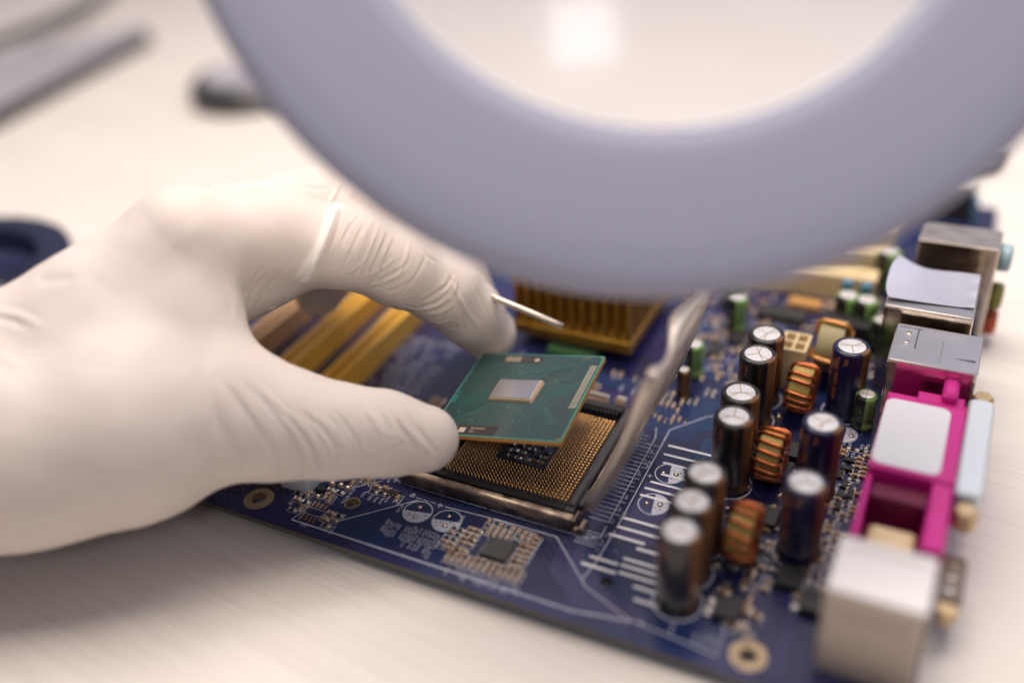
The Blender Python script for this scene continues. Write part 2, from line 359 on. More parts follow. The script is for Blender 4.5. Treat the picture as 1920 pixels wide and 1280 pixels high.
x = -41.0
while x < -30: B.line([(x, -10.2), (x+1.5, -10.3)], .2, ZS, 'silk'); x += 2.2
B.line([(-30, -10.4), (-15, -9.6), (1.3, -9.5), (14.2, -21.8)], .26, ZS, 'silk')
B.line([(-65.3, -29.6), (14, -29.6), (30, -26.8)], .42, ZS, 'silk'); B.line([(-65.3, -29.6), (-64.4, -26.4)], .2, ZS, 'silk')
B.line([(-53.8, -25.9), (-38, -10.9)], .28, ZS, 'silk'); B.line([(-57.2, -13.4), (-51, -8)], .2, ZS, 'silk')
B.line([(14.2, -21.8), (27, -27), (48, -29)], .26, ZS, 'silk')
# tinned bars
def bar(x0, x1, y, wd=.75):
    P = [(x0, y-wd/2), (x1, y-wd/2)]+[(x1+wd/2*math.cos(R(a)), y+wd/2*math.sin(R(a))) for a in range(-60, 90, 30)]+[(x1, y+wd/2), (x0, y+wd/2)]+[(x0+wd/2*math.cos(R(a)), y+wd/2*math.sin(R(a))) for a in range(120, 270, 30)]
    B.prism(P, .012, .14, 'tinbar', bottom=False)
for a in [(16.1, 28, 33.9), (16.1, 28, 30.0), (17, 27, 26.6), (18, 27, 22.0), (16.4, 27, 18.2), (15.8, 26, 15.4), (15.6, 26, 12.5), (14.5, 28, 2.9), (14.2, 28, -.5), (13.2, 22, -3.7),
          (21.2, 29, -5.8), (19.4, 29, -10.0), (19.6, 29, -12.2), (20.0, 29, -14.6), (24.6, 30, -17.4), (11.6, 18.4, -12.4), (10.6, 18.8, -15.2), (26, 33, -21)]: bar(*a)
# empty capacitor outlines: ring with one half filled
def footprint(x, y, r_, ang=0, z=ZS, leads=True):
    B.disc((x, y), r_, z, 'silk', 40, r_-.28)
    P = [(x+(r_-.02)*math.cos(R(ang+a)), y+(r_-.02)*math.sin(R(ang+a))) for a in range(-90, 91, 10)]
    B.prism(P, z-.03, z-.01, 'silk', bottom=False)
    if leads:
        for s_ in (-1, 1):
            px, py = x+s_*1.7*math.cos(R(ang)), y+s_*1.7*math.sin(R(ang))
            B.disc((px, py), .75, z+.01, 'mask', 16); B.lathe([(.62, z+.015), (.5, z+.25), (.2, z+.4), (.01, z+.42)], (px, py, 0), 14, 'solder')
        for _ in range(7): 
            a = R(ang+rnd.uniform(-70, 70)); q = rnd.uniform(1.2, r_-.8); B.disc((x+q*math.cos(a), y+q*math.sin(a)), .22, z+.01, 'mask', 10)
for x, y in ((-35.8, -14.7), (-27.0, -14.8)): footprint(x, y, 4.0, -80)
for x, y in ((19.8, 23.0), (19.6, 10.4)): footprint(x, y, 4.0, 10)
footprint(58.8, 55.7, 3.4, 0); footprint(39.0, 9.3, 4.2, 0); footprint(39, 16.0, 4.2, 0)
for x, y in [(33.8, 63.9), (34.1, 53.4), (34.3, 35.0), (35.3, 24.8), (34.8, 2.1), (34.8, -8.1), (35.2, -17.8), (56.4, 65.4), (55.8, 30), (56.6, 7.2)]: B.disc((x, y), 5.9, ZS, 'silk', 48, 5.5)
for px, py in ((-40.2, -9.6), (-31.5, -10.6), (15.2, 20.3)):
    B.line([(px-.7, py), (px+.7, py)], .16, ZS, 'silk'); B.line([(px, py-.7), (px, py+.7)], .16, ZS+.004, 'silk')
T = lambda s_, x, y, z_=1.0, a=-90: text(B, s_, x, y, z_, a, ZS, 'silk')
T('CPU_FAN', -69.8, -16.8, 1.9); T('EC46', -41.2, -14.0, 1.35); T('EC45', -24.2, -11.5, 1.3); T('EC44', 12.9, 26, 1.3); T('EC43', 13.6, 5, 1.3)
T('R304', -66.0, -24.3, 1.2, 0); T('BC256', -63.9, -25.6, 1.2); T('U14', -62.0, -30.6, 1.2, 0); T('RN18', -46.2, -12.0, 1.2); T('R209', -42.6, -12.4, 1.2)
T('R290 BC216', -56.7, -13.6, 1.15); T('R247', -47.4, -13.6, 1.15); T('R246', -49.0, -13.8, 1.1); T('R253', -50.8, -13.6, 1.1); T('R222', -53.2, -13.2, 1.1)
T('BC257', -53.4, -27.3, 1.1); T('R293', -54.9, -28.0, 1.0)
pre = ['R', 'C', 'BC', 'SC', 'RN', 'EC', 'D', 'Q']
def refs(x0, x1, y0, y1, dx=1.35, dy=3.6, sz=1.0, p=.85):
    x = x0
    while x < x1:
        y = y1-rnd.uniform(0, 1.2)
        while y > y0+2.6:
            if rnd.random() < p: text(B, rnd.choice(pre)+str(rnd.randint(10, 399)), x, y, sz, -90, ZS, 'silk')
            y -= dy
        x += dx
refs(-41.5, -36.8, -27, -19.5, .95, 2.6, .95, .95); refs(-35.6, -31, -27.5, -19.3, .95, 2.6, .95, .95); refs(-30.5, -25.2, -29, -19.5, .95, 2.7, .95, .85)
refs(-19, 1, -31.8, -27.5, 1.0, 2.7, 1.0, .95); refs(-87, -62, 28, 58, 1.6, 4.2, 1.4, .75); refs(59, 66, 2, 54, 1.5, 4.6, 1.1, .7)
refs(6, 34, 64, 104, 2.2, 5.5, 1.4, .45); refs(44, 52, -24, 20, 2.2, 5.4, 1.2, .35); refs(40, 62, 84, 124, 2.0, 5, 1.5, .6); refs(-42, 0, 42, 62, 4, 6, 1.3, .3); refs(36, 50, -30, -20, 1.8, 4, 1.2, .5)
refs(-60, -45, -9, 12, 1.7, 4, 1.1, .5)
# trace bundles
def bundle(pts, n, pitch, wd=.16):
    for k in range(n):
        d = (k-(n-1)/2)*pitch; out = []
        for i, p in enumerate(pts):
            a = pts[max(i-1, 0)]; b = pts[min(i+1, len(pts)-1)]; l = math.hypot(b[0]-a[0], b[1]-a[1]); out.append((p[0]-(b[1]-a[1])/l*d, p[1]+(b[0]-a[0])/l*d))
        B.line(out, wd, ZT+.001*(k % 3), 'trace')
bundle([(-90, -31.2), (50, -31.2)], 5, .42); bundle([(-70, 50), (-50, 50), (-40, 60), (-48, 100)], 14, .5); bundle([(-82, 15), (-70, 24), (-55, 24)], 12, .55)
bundle([(20, 100), (24, 70), (18, 60), (15, 44)], 9, .55); bundle([(-30, 62), (-26, 54), (-26, 44)], 10, .6); bundle([(0, 62), (-4, 54), (-4, 44)], 8, .6)
bundle([(26, 60), (30, 84), (30, 104)], 6, .6); bundle([(8, -13), (14, -26), (14, -31)], 9, .5); bundle([(60, -30), (60, 10), (62, 60)], 6, .5); bundle([(44, -8), (44, 16), (48, 24), (48, 52)], 8, .55)
for hx, hy, hr in HOLES[:2]+HOLES[5:]: B.disc((hx, hy), 4.1, ZS+.005, 'ringpad', 40, hr+.02)
B.disc(HOLES[2][:2], 2.15, ZS, 'ringpad', 30, 1.92)
for hx, hy, hr in HOLES[:3]: B.lathe([(hr-.02, -1.58), (hr-.02, .03)], (hx, hy, 0), 30, 'ringpad')
# bare pads of the empty chip U14
for x in (-63.3, -62.0, -60.7, -59.4):
    for y in (-27.6, -22.5): B.box(x-.25, x+.25, y-1.0, y+1.0, .01, .13, 'goldpad')
B.line([(-64.2, -26.2), (-58.4, -26.2), (-58.4, -23.9), (-64.2, -23.9), (-64.2, -26.2)], .14, ZS, 'silk')
bd(B, 'board')

# ---------------- small chips
def chip_mb(L_, W_, H_, body):
    m = MB(body); m.box(-L_/2+.3*L_*.6, L_/2-.3*L_*.6, -W_/2, W_/2, .05, H_, body, .06)
    for s_ in (-1, 1):
        a, b = sorted((s_*L_/2, s_*(L_/2-.18*L_))); m.box(a, b, -W_/2-.02, W_/2+.02, .04, H_+.02, 'tin', .07)
        a, b = sorted((s_*(L_/2+.32), s_*(L_/2-.1))); m.lathe([(W_*.52, .02), (W_*.42, H_*.42), (W_*.2, H_*.62), (.01, H_*.66)], (s_*(L_/2+.12), 0, 0), 12, 'solder')
    return m
kinds = {'chip_capacitor': (1.9, 1.05, .95, 'capchip'), 'chip_resistor': (1.75, .95, .55, 'blackchip'), 'chip_inductor': (2.4, 1.5, 1.2, 'brownchip')}
proto = {}; count = {k: 0 for k in kinds}; extra = {k: [] for k in kinds}; outline = MB('silk')
occ = []
def chip(kind, x, y, rot=0, sc=1.0, lim=96):
    for (a, b, q) in occ:
        if abs(a-x) < q and abs(b-y) < q: return
    occ.append((x, y, 1.25*sc)); count[kind] += 1
    if count[kind] > lim: extra[kind].append((x, y, rot, sc)); return
    if kind not in proto: proto[kind] = bd(chip_mb(*kinds[kind]), kind, (x, y, .03), (0, 0, rot)); proto[kind].scale = (sc,)*3
    else: c = bcopy(proto[kind], (x, y, .03), (0, 0, rot)); c.scale = (sc,)*3
    L_, W_ = kinds[kind][0]*sc/2+.55, kinds[kind][1]*sc/2+.35
    if abs(math.sin(rot)) > .5: L_, W_ = W_, L_
    outline.line([(x-L_, y-W_), (x+L_, y-W_), (x+L_, y+W_), (x-L_, y+W_), (x-L_, y-W_)], .13, ZS+.002*rnd.random(), 'silk')
Q = math.pi/2
for x, y, k, r_ in [(-69.6, -20.7, 1, 0), (-66.3, -20.3, 0, Q), (-68.2, -22.9, 0, 0), (-65.6, -22.9, 1, 0), (-64.9, -25.2, 0, Q), (-67.2, -26.6, 1, 0), (-61.8, -16.6, 0, 0), (-59.2, -16.2, 1, 0),
                    (-61.6, -18.7, 0, Q), (-59.8, -19.4, 0, Q), (-57.0, -26.3, 0, 0), (-54.6, -25.7, 0, 0), (-55.4, -28.0, 1, 0), (-56.6, -24.0, 0, 0), (-54.2, -23.7, 1, 0),
                    (-50.9, -12.5, 1, 0), (-48.4, -12.2, 1, 0), (-50.9, -10.7, 0, 0), (-43.0, -12.5, 0, Q), (-55.9, -9.7, 0, Q), (-53.8, -9.5, 0, Q), (-48.3, -10.4, 0, 0), (-64, -12, 1, Q), (-57.6, -12.0, 0, Q)]:
    chip(['chip_capacitor', 'chip_resistor'][k], x, y, r_)
# resistor network
rn = MB('blackchip').box(-1.7, 1.7, -.8, .8, .1, .75, 'blackchip', .08)
for k in range(4):
    for s_ in (-1, 1): rn.box(-1.45+k*.95-.28+.05, -1.45+k*.95+.28+.05, *sorted((s_*.75, s_*1.15)), .03, .6, 'solder', .06)
o = bd(rn, 'resistor_network', (-45.4, -11.2, 0)); bcopy(o, (60.6, 38.5, 0), (0, 0, Q)); bcopy(o, (64.4, 32, 0), (0, 0, Q))
# cluster round the small square chip
for x in (-23.9, -22.1): 
    for y in (-16.5, -18.2, -19.9, -21.6, -23.3): chip('chip_capacitor' if rnd.random() < .55 else 'chip_resistor', x+rnd.uniform(-.1, .1), y, 0, .8)
for x in (-19.6, -17.8):
    for y in (-15.2, -16.9, -18.6, -20.3, -22.6): chip('chip_inductor' if (x, y) in ((-17.8, -18.6), (-19.6, -22.6)) else 'chip_capacitor', x, y, 0, .8)
for i in range(8):
    for y in (-11.0, -12.7, -14.4): 
        if not (i > 4 and y < -13.5): chip('chip_capacitor' if rnd.random() < .7 else 'chip_resistor', -16.5+i*1.75, y-.1*i, Q, .8)
for x in (-4.6, -2.8):
    for y in (-11.8, -13.5, -15.2, -16.9, -18.6, -20.3, -22.2): chip('chip_inductor' if y in (-15.2, -20.3) and x < -4 else 'chip_capacitor', x, y-.4, 0, .8)
for i in range(12):
    for y in (-24.6, -26.3):
        chip('chip_inductor' if rnd.random() < .3 else 'chip_capacitor', -20.5+i*1.75, y, Q, .8)
# columns beside the ports
for i, y in enumerate(np.arange(-6, 56, 1.75)):
    for x in (59.8, 61.9, 64.2, 66.0):
        if rnd.random() < .62 and not (33 < y < 46 and x < 62) and not (y > 51 and x < 65): chip(rnd.choice(['chip_capacitor', 'chip_resistor', 'chip_resistor', 'chip_capacitor']), x, y, 0, .85)
for _ in range(46):
    chip(rnd.choice(['chip_capacitor', 'chip_resistor', 'chip_inductor']), rnd.choice([44, 46, 48, 50.2, 52.4]), rnd.choice(list(np.arange(-22, 22, 2.1))), rnd.choice([0, Q]), .95)
for _ in range(60): chip(rnd.choice(['chip_capacitor', 'chip_resistor']), rnd.uniform(38, 62), -29.5+2*rnd.randint(0, 5), rnd.choice([0, Q]), .9) if False else None
for _ in range(75):
    chip(rnd.choice(['chip_capacitor', 'chip_resistor', 'chip_capacitor']), 7+2.1*rnd.randint(0, 12), 60+2.2*rnd.randint(0, 20), Q if rnd.random() < .7 else 0, .95)
for _ in range(60):
    chip(rnd.choice(['chip_capacitor', 'chip_resistor']), 38+2.3*rnd.randint(0, 10), 86+2.3*rnd.randint(0, 15), Q if rnd.random() < .5 else 0, 1)
for _ in range(26): chip('chip_capacitor', 12+1.8*rnd.randint(0, 4), 41+1.7*rnd.randint(0, 7), Q, .8) if False else None
for _ in range(30): chip(rnd.choice(['chip_capacitor', 'chip_resistor']), 8+1.8*rnd.randint(0, 5), 44+1.8*rnd.randint(0, 7), Q, .8)
for _ in range(40): chip(rnd.choice(['chip_capacitor', 'chip_resistor', 'chip_inductor']), -44+2.4*rnd.randint(0, 19), 42+2.6*rnd.randint(0, 8), rnd.choice([0, Q]), .9) if rnd.random() < .5 else None
for _ in range(120): chip(rnd.choice(['chip_capacitor', 'chip_resistor']), rnd.uniform(-70, 60), rnd.uniform(108, 122), rnd.choice([0, Q]), 1.1)
for kd, L_ in extra.items():
    if not L_: continue
    X = MB()
    pm = chip_mb(*kinds[kd])
    for x, y, r_, sc in L_:
        ca, sa = math.cos(r_)*sc, math.sin(r_)*sc
        o0 = len(X.v); X.v += [(x+a*ca-b*sa, y+a*sa+b*ca, c*sc+.03) for a, b, c in pm.v]
        for f_, m_, s_ in zip(pm.f, pm.m, pm.sm): X.f.append(tuple(i+o0 for i in f_)); X.m.append(X.mi(pm.mats[m_])); X.sm.append(s_)
    tag(bd(X, kd), kind='stuff')
bd(outline, 'chip_outline_print')

# ---------------- integrated circuits
def ic(name, x, y, lx, ly, h, nx, ny, pl=.9, pitch=None, z=0):
    m = MB('blackic'); m.box(-lx/2, lx/2, -ly/2, ly/2, .15, h, 'blackic', .12)
    m.disc((-lx/2+lx*.14, -ly/2+ly*.18), min(lx, ly)*.05, h+.01, 'greypl', 12)
    for n_, L_, ax in ((nx, lx, 0), (ny, ly, 1)):
        for k in range(n_):
            p = -L_/2+L_*(k+.5)/n_; w_ = L_/n_*.27
            for s_ in (-1, 1):
                e_ = (ly if ax == 0 else lx)/2
                a, b = sorted((s_*e_, s_*(e_+pl)))
                if ax == 0: m.box(p-w_, p+w_, a, b, .03, .28, 'solder')
                else: m.box(a, b, p-w_, p+w_, .03, .28, 'solder')
    return bd(m, name, (x, y, z))
tag(ic('controller_chip', -10.1, -19.3, 7.0, 6.4, 1.15, 12, 12, .55), 'small square black chip ringed by tiny components near the front edge')
ic('logic_chip', 29.3, 108.8, 15.2, 6.2, 2.3, 20, 0, 1.6)
for x, y, lx, ly in ((14.8, 82.5, 4.2, 6.5), (19.6, 92, 5, 7)): ic('driver_chip', x, y, lx, ly, 1.5, 0, 6, 1.0)
def mosfet(x, y, a=0):
    m = MB('blackpl'); m.box(-3.2, 3.2, -3.1, 2.9, .1, 2.3, 'blackpl', .2); m.box(-2.7, 2.7, 2.7, 4.6, .03, .5, 'tin', .08)
    for s_ in (-2.2, 2.2): m.box(s_-.45, s_+.45, -5.4, -3.0, .03, .6, 'solder', .08)
    return bd(m, 'power_transistor', (x, y, 0), (0, 0, a))
mosfet(46.6, 42.0, R(-90)); mosfet(46.5, 33.5, R(-90)); mosfet(46.3, -16.8, R(90)); mosfet(57.2, -2.6, R(-90)); mosfet(47, 15, R(90)); mosfet(63.5, -8, R(90))
o = MB('blackpl').box(-1.4, 1.4, -.7, .7, .1, 1.1, 'blackpl', .1)
for s_ in (-.95, .95): o.box(s_-.22, s_+.22, -1.5, -.6, .03, .3, 'solder')
o.box(-.22, .22, .6, 1.5, .03, .3, 'solder')
sot = bd(o, 'small_transistor', (-64.5, -17.6, 0)); 
for p in ((-67.5, -13.8), (61.8, 41.0), (62.4, 34.6), (62.6, 30.2), (44.5, -10), (52.5, 21), (62.5, 26), (61.9, 44.6)): bcopy(sot, (p[0], p[1], 0), (0, 0, rnd.choice([0, Q])))
# bare solder joints near the fan header
X = MB('solder')
for x, y in ((-63.2, -14.0), (-60.6, -13.7), (-58.3, -14.0), (-63.9, -19.8)): X.lathe([(.95, .02), (.8, .5), (.4, .85), (.01, .9)], (x, y, 0), 16, 'solder')
bd(X, 'solder_joints')
# fan header (white)
h = MB('cream')
h.box(-5, 4, -3, 3, .05, 6.2, 'label', .3); h.box(-4, 3, 1.2, 3, 6.2, 9.5, 'label', .2)
for k in range(3): h.cyl((-3+k*2.4, -.9), .32, 6, 11, 'goldpad', 8)
tag(bd(h, 'fan_header', (-70.6, -17.2, 0), (0, 0, 0)), 'white fan header half hidden under the gloved hand')
# crystal / orange part, blue block
bd(MB('orange').box(-5.4, 5.4, -2.1, 2.1, .05, 3.0, 'orange', .5, 1.2), 'crystal', (34.9, 116.6, 0))
ob_ = bd(MB('bluepin').box(-1.4, 1.4, -1.4, 1.4, .05, 14, 'bluepin', .3), 'jumper_block', (47.5, 114.5, 0)); bcopy(ob_, (53.2, 114.5, 0))

# ---------------- electrolytic capacitors
def wrap(cr_, ang0):
    def fn(x, y, z):
        a = ang0+x/cr_; return ((cr_+z)*math.cos(a), (cr_+z)*math.sin(a), y)
    return fn
def make_cap(sleeve, H=22.5, r_=5.0, gold=-22, gw=44, txt=None, tang=-115, name='capacitor', textm='slv_text', ts=1.7):
    m = MB(sleeve)
    n = 72
    prof = [(r_-.5, 0), (r_-.1, .3), (r_, .9), (r_, 1.9), (r_-.45, 2.5), (r_-.45, 2.9), (r_, 3.5), (r_, H-1.0), (r_-.08, H-.55), (r_-.35, H-.2), (r_-.8, H), (r_*.735, H+.03), (r_*.72, H-.18)]
    m.lathe(prof, (0, 0, 0), n, sleeve)
    kg = m.mi('slv_gold' if sleeve != 'slv_green' else 'blackchip')
    ng = len(prof)-1
    for j in range(ng):
        for i in range(n):
            a = (360*(i+.5)/n-gold+180) % 360-180
            if abs(a) < gw/2: m.m[j*n+i] = kg
    o = bd(m, name)
    t_ = MB('alu'); t_.lathe([(.001, H-.10), (r_*.5, H-.12), (r_*.735, H-.2)], (0, 0, 0), 40, 'alu')
    for a in (90, 210, 330) if r_ > 4 else (0, 90, 180, 270):
        a = R(a); 
        t_.line([(0, 0), (r_*.68*math.cos(a), r_*.68*math.sin(a))], .22, H-.08, 'aluline')
    if r_ > 4: t_.line([(-r_*.62, -.35), (r_*.66, -.35)], .22, H-.075, 'aluline')
    top = t_.build('metal_top', o)
    if txt:
        q = MB(textm)
        for line_, off in txt:
            vs, fs = glyphs(line_); out = []
            for a, b in vs:   # text runs down the can
                out.append((off+b*ts*.9, H-1.3-a*ts, .10))
            f_ = wrap(r_, R(tang)); q.add([f_(*p) for p in out], fs, textm)
        q.build('print', o)
    return o
blackc = make_cap('slv_black', txt=[('T0451 T0451 T04', 0), ('105 C', 2.2)], tang=-142, textm='slv_text', ts=1.5)
bluec = make_cap('slv_blue', txt=[('T0501 T0501 T0501', 0), ('50L', 2.4), ('6.3V', -2.3)], tang=-128, ts=1.7)
caps = [(33.8, 63.9, 63), (34.1, 53.4, 118), (34.3, 35.0, 20), (35.3, 24.8, 5), (34.8, 2.1, 40), (34.8, -8.1, 80), (35.2, -17.8, 10)]
capl = ['black capacitor behind, next to the cream power connector', 'black capacitor in front of the rearmost one', 'third black capacitor back in the row', 'black capacitor left of the copper coil, middle of the row', 'third black capacitor from the front', 'second black capacitor from the front', 'frontmost black capacitor']
gr = 'black capacitors in a row right of the socket'
for i, (x, y, a) in enumerate(caps):
    o = blackc if i == 0 else bcopy(blackc, (x, y, .05))
    o.location = Vector((x-BX, y-BY, .05+4.2))*K
    for c in o.children:
        if c.name.startswith('metal_top'): c.rotation_euler = (0, 0, R(a))
    tag(o, capl[i], group=gr)
for i, (x, y, a) in enumerate([(56.4, 65.4, 195), (55.8, 30.0, 60), (56.6, 7.2, 10)]):
    o = bluec if i == 0 else bcopy(bluec, (x, y, .05))
    o.location = Vector((x-BX, y-BY, .05+4.2))*K
    for c in o.children:
        if c.name.startswith('metal_top'): c.rotation_euler = (0, 0, R(a))
    tag(o, ['dark blue capacitor behind the small green one', 'dark blue capacitor in the middle of three', 'dark blue capacitor nearest the front'][i], group='dark blue capacitors in a row before the ports')
gcap = make_cap('slv_green', 11.2, 2.9, -118, 70, [('1000uF16V 105', 0)], -62, 'small_capacitor', 'blackchip', 1.05)
q = MB('slv_green'); f_ = wrap(2.9, R(-118))
for P in ([(-.5, 6.2), (.5, 6.2), (.5, 7.8), (-.5, 7.8), (-.5, 6.2)], [(-1.1, 5.2), (0, 3.7), (1.1, 5.2)], [(-.5, 3.0), (-.5, 1.2), (.5, 1.2)]):
    for a, b in zip(P[:-1], P[1:]):
        l = math.hypot(b[0]-a[0], b[1]-a[1]); nx, ny = -(b[1]-a[1])/l*.08, (b[0]-a[0])/l*.08
        q.add([f_(a[0]-nx, a[1]-ny, .03), f_(b[0]-nx, b[1]-ny, .03), f_(b[0]+nx, b[1]+ny, .03), f_(a[0]+nx, a[1]+ny, .03)], [(0, 1, 2, 3)], 'slv_green')
q.build('symbol', gcap)
for i, (x, y, s_) in enumerate([(62.4, 60.9, 1), (49.1, 106.3, 1.25), (54.8, 105.4, 1.25), (56.6, 137.6, 1.3), (12.2, 68.6, 1), (17.4, 97, 1.1), (60.5, 98, 1.1), (12.0, 110, 1.1)]):
    o = gcap if i == 0 else bcopy(gcap, (x, y, .05)); o.location = Vector((x-BX, y-BY, .05+4.2))*K; o.scale = (s_,)*3
    if i == 0: tag(o, 'small green capacitor with a black stripe beside the magenta port')
dk = make_cap('slv_black', 9.5, 2.2, -60, 60, None, 0, 'small_dark_capacitor'); dk.location = Vector((12.6-BX, 57.2-BY, 4.25))*K

# ---------------- toroid coils
def coil(x, y, Ro=6.2, Ri=3.0, hw=2.9, nl=11, wr=.52, wm='copper', cm='core', yaw=0, gaps=()):
    m = MB(cm); m.lathe([(Ri, -hw), (Ro-.4, -hw), (Ro, -hw+.4), (Ro, hw-.4), (Ro-.4, hw), (Ri, hw), (Ri, -hw)], (0, 0, 0), 40, cm, axis='x', smooth=False)
    o = bd(m, 'toroid_coil', (x, y, Ro+wr*2+.35), (0, 0, yaw))
    wr_ = MB(wm)
    for k in range(nl):
        a = R(360*k/nl+rnd.uniform(-3, 3))
        if any(abs((math.degrees(a)-g+180) % 360-180) < 10 for g in gaps): continue
        pts = []
        sk = R(5)
        for (rr, hh, dk_) in ((Ro+wr, -hw*.75, 0), (Ro+wr, 0, .5), (Ro+wr, hw*.75, 1), (Ro, hw+wr*.9, 1), ((Ro+Ri)/2, hw+wr, 1), (Ri, hw+wr*.9, 1), (Ri-wr, hw*.7, 1), (Ri-wr, -hw*.7, .3), (Ri, -hw-wr*.9, 0), ((Ro+Ri)/2, -hw-wr, 0), (Ro, -hw-wr*.9, 0)):
            b = a+sk*dk_; pts.append((hh, rr*math.cos(b), rr*math.sin(b)))
        wr_.tube(pts, wr, 10, wm, closed=True)
    for s_ in (-1, 1): wr_.tube([(s_*hw*1.1, -s_*1.5, -Ro-.2), (s_*(hw+.8), -s_*2.2, -Ro-wr*2-.2)], wr, 8, wm)
    wr_.build('winding', o)
    return o
G = (60, 150, 215, 270)
tag(coil(45.0, 62.5, nl=20, gaps=(150, 96)), 'copper coil on a yellow core between the rear capacitors')
tag(coil(44.0, 31.5, nl=16, gaps=()), 'copper coil on a yellow core in the middle')
tag(coil(44.6, 1.8, nl=15), 'copper coil on a yellow core nearest the front')
tag(coil(49.0, 83.5, 7.6, 3.6, 3.6, 4, .8, 'copper2', 'core2'), 'larger coil with an olive core and few light windings')
X = MB('solder')
for x, y in ((40.5, 57), (48.6, 57), (40, 25.5), (48.4, 25), (40.4, -4), (48.8, -4)): X.lathe([(1.1, .02), (.9, .6), (.4, 1.0), (.01, 1.05)], (x, y, 0), 16, 'solder')
bd(X, 'coil_solder')

# ---------------- CPU socket
MT['cavity'] = mat('cavity_board', (0.10, 0.11, 0.16), .4, noise=(600, (.04, .045, .08), .45, .6))
sk = MB('blackpl')
sk.box(-43, -36.0, -4.2, 39, .05, 5.0, 'blackpl', .3); sk.box(1.2, 3.6, -4.2, 39, .05, 4.6, 'greypl', .25)
sk.box(-36.0, 1.2, -4.2, -1.9, .05, 4.6, 'blackpl', .25); sk.box(-36.0, 1.2, 36.2, 39, .05, 6.0, 'blackpl', .25)
sk.box(-36.0, 1.2, -1.9, 36.2, .05, 2.6, 'blackpl')
for k in range(30): sk.box(-34.6+k*1.18, -34.0+k*1.18, 35.5, 36.2, 2.6, 5.4, 'greypl', .05); sk.box(-34.6+k*1.18, -34.0+k*1.18, -1.9, -1.5, 2.6, 4.0, 'greypl')
sk.box(1.7, 3.4, -2.6, 8.5, 4.6, 5.5, 'greypl', .25); sk.box(4.0, 5.2, -1.5, 4.5, 3.0, 5.0, 'greypl', .2)
sk.box(-24.6, -23.9, 9.2, 25.2, 2.6, 3.9, 'greypl'); sk.box(-10.6, -9.9, 9.2, 25.2, 2.6, 3.9, 'greypl'); sk.box(-23.9, -10.6, 24.6, 25.2, 2.6, 3.9, 'greypl')
sk.box(-23.9, -10.6, 9.8, 24.6, 2.6, 2.75, 'cavity')
socket = bd(sk, 'cpu_socket')
tag(socket, 'open processor socket with a dense field of gold contacts in a steel frame')
cc = MB('brownchip')
for i in range(6):
    for j in range(6):
        if rnd.random() < .85:
            x, y = -22.6+i*2.1+rnd.uniform(-.25, .25), 11.0+j*2.35+rnd.uniform(-.4, .4); q_ = rnd.uniform(.35, .75); cc.box(x-q_, x+q_, y-.42, y+.42, 2.75, 3.3+q_*.5, rnd.choice(['greypl', 'brownchip', 'tin', 'capchip']), .1); cc.box(x-q_-.28, x-q_+.05, y-.5, y+.5, 2.75, 3.2+q_*.5, 'tin', .05); cc.box(x+q_-.05, x+q_+.28, y-.5, y+.5, 2.75, 3.2+q_*.5, 'tin', .05)
cc.build('cavity_components', socket)
pn = MB('pinside')
for i in range(33):
    for j in range(30):
        x, y = -i*1.09, j*1.169
        if -24.6 < x < -10.2 and 9.0 < y < 25.6: continue
        a = R(128+rnd.uniform(-3, 3)); dx, dy = math.cos(a), math.sin(a); nx, ny = -dy, dx
        h0, h1 = 2.7, 3.75+rnd.uniform(-.04, .04)
        def pt(t_, s_, z): return (x+dx*t_+nx*s_, y+dy*t_+ny*s_, z)
        vs = [pt(-.50, -.09, h0), pt(-.50, .09, h0), pt(-.28, -.11, h0+.45), pt(-.28, .11, h0+.45), pt(.05, -.19, h1-.10), pt(.05, .19, h1-.10), pt(.32, -.22, h1), pt(.32, .22, h1), pt(.40, -.13, h1-.25), pt(.40, .13, h1-.25)]
        pn.add(vs, [(0, 1, 3, 2)], 'pinlite'); pn.add(vs, [(2, 3, 5, 4), (4, 5, 7, 6), (6, 7, 9, 8)], 'pinside')
tag(pn.build('contact_pins', socket), kind='stuff')
# steel frame round the socket
fr = MB('steel')
def wall(path, z0, z1, th):   # folded sheet wall with a rounded top lip turned inwards
    for (a, b, inx, iny) in path:
        prof = [(0, z0), (0, z1-.8), (.25, z1-.25), (.8, z1), (1.7, z1+.05), (1.7, z1-.45), (1.0, z1-.5), (.6, z1-.9), (.6, z0)]
        n = len(prof); vs = []
        for p in (a, b):
            for (d, z) in prof: vs.append((p[0]+inx*d, p[1]+iny*d, z))
        fr.add(vs, [(i, (i+1) % n, n+(i+1) % n, n+i) for i in range(n)]+[tuple(range(n)), tuple(reversed(range(n, 2*n)))], 'steel')
wall([((-45.8, -6.9), (4.2, -6.9), 0, 1), ((-46.8, 30), (-46.8, -6.0), 1, 0), ((4.2, 40.6), (-44, 40.6), 0, -1)], .4, 4.6, .6)
fr.box(4.4, 7.4, -6.8, -5.4, .3, 1.3, 'steel', .2); fr.box(5.6, 7.2, -6.8, -2.6, .2, 2.0, 'steel', .4); fr.box(3.9, 4.6, -6.0, 39, .3, 3.2, 'steel', .1)
fr.box(-12, -4.6, 40.6, 42.4, 4.2, 6.4, 'steel2', .5); fr.box(-2.6, .6, 40.8, 43, 4.0, 6.6, 'steel2', .6)
fr.build('frame', socket)
for (y0, y1) in ((9.5, 13.5), (26.5, 30.5)):
    hk = MB('steel2'); hk.tube([(5.0, (y0+y1)/2, 2.0), (6.4, (y0+y1)/2, 4.6), (7.6, (y0+y1)/2, 5.2), (8.4, (y0+y1)/2, 3.2)], 0.6, 6, 'steel2'); hk.box(5.2, 8.2, y0, y1, 4.3, 5.2, 'steel2', .3); hk.box(4.6, 5.4, y0, y1, 1, 4.8, 'steel2', .1)
    hk.build('hinge_hook', socket)
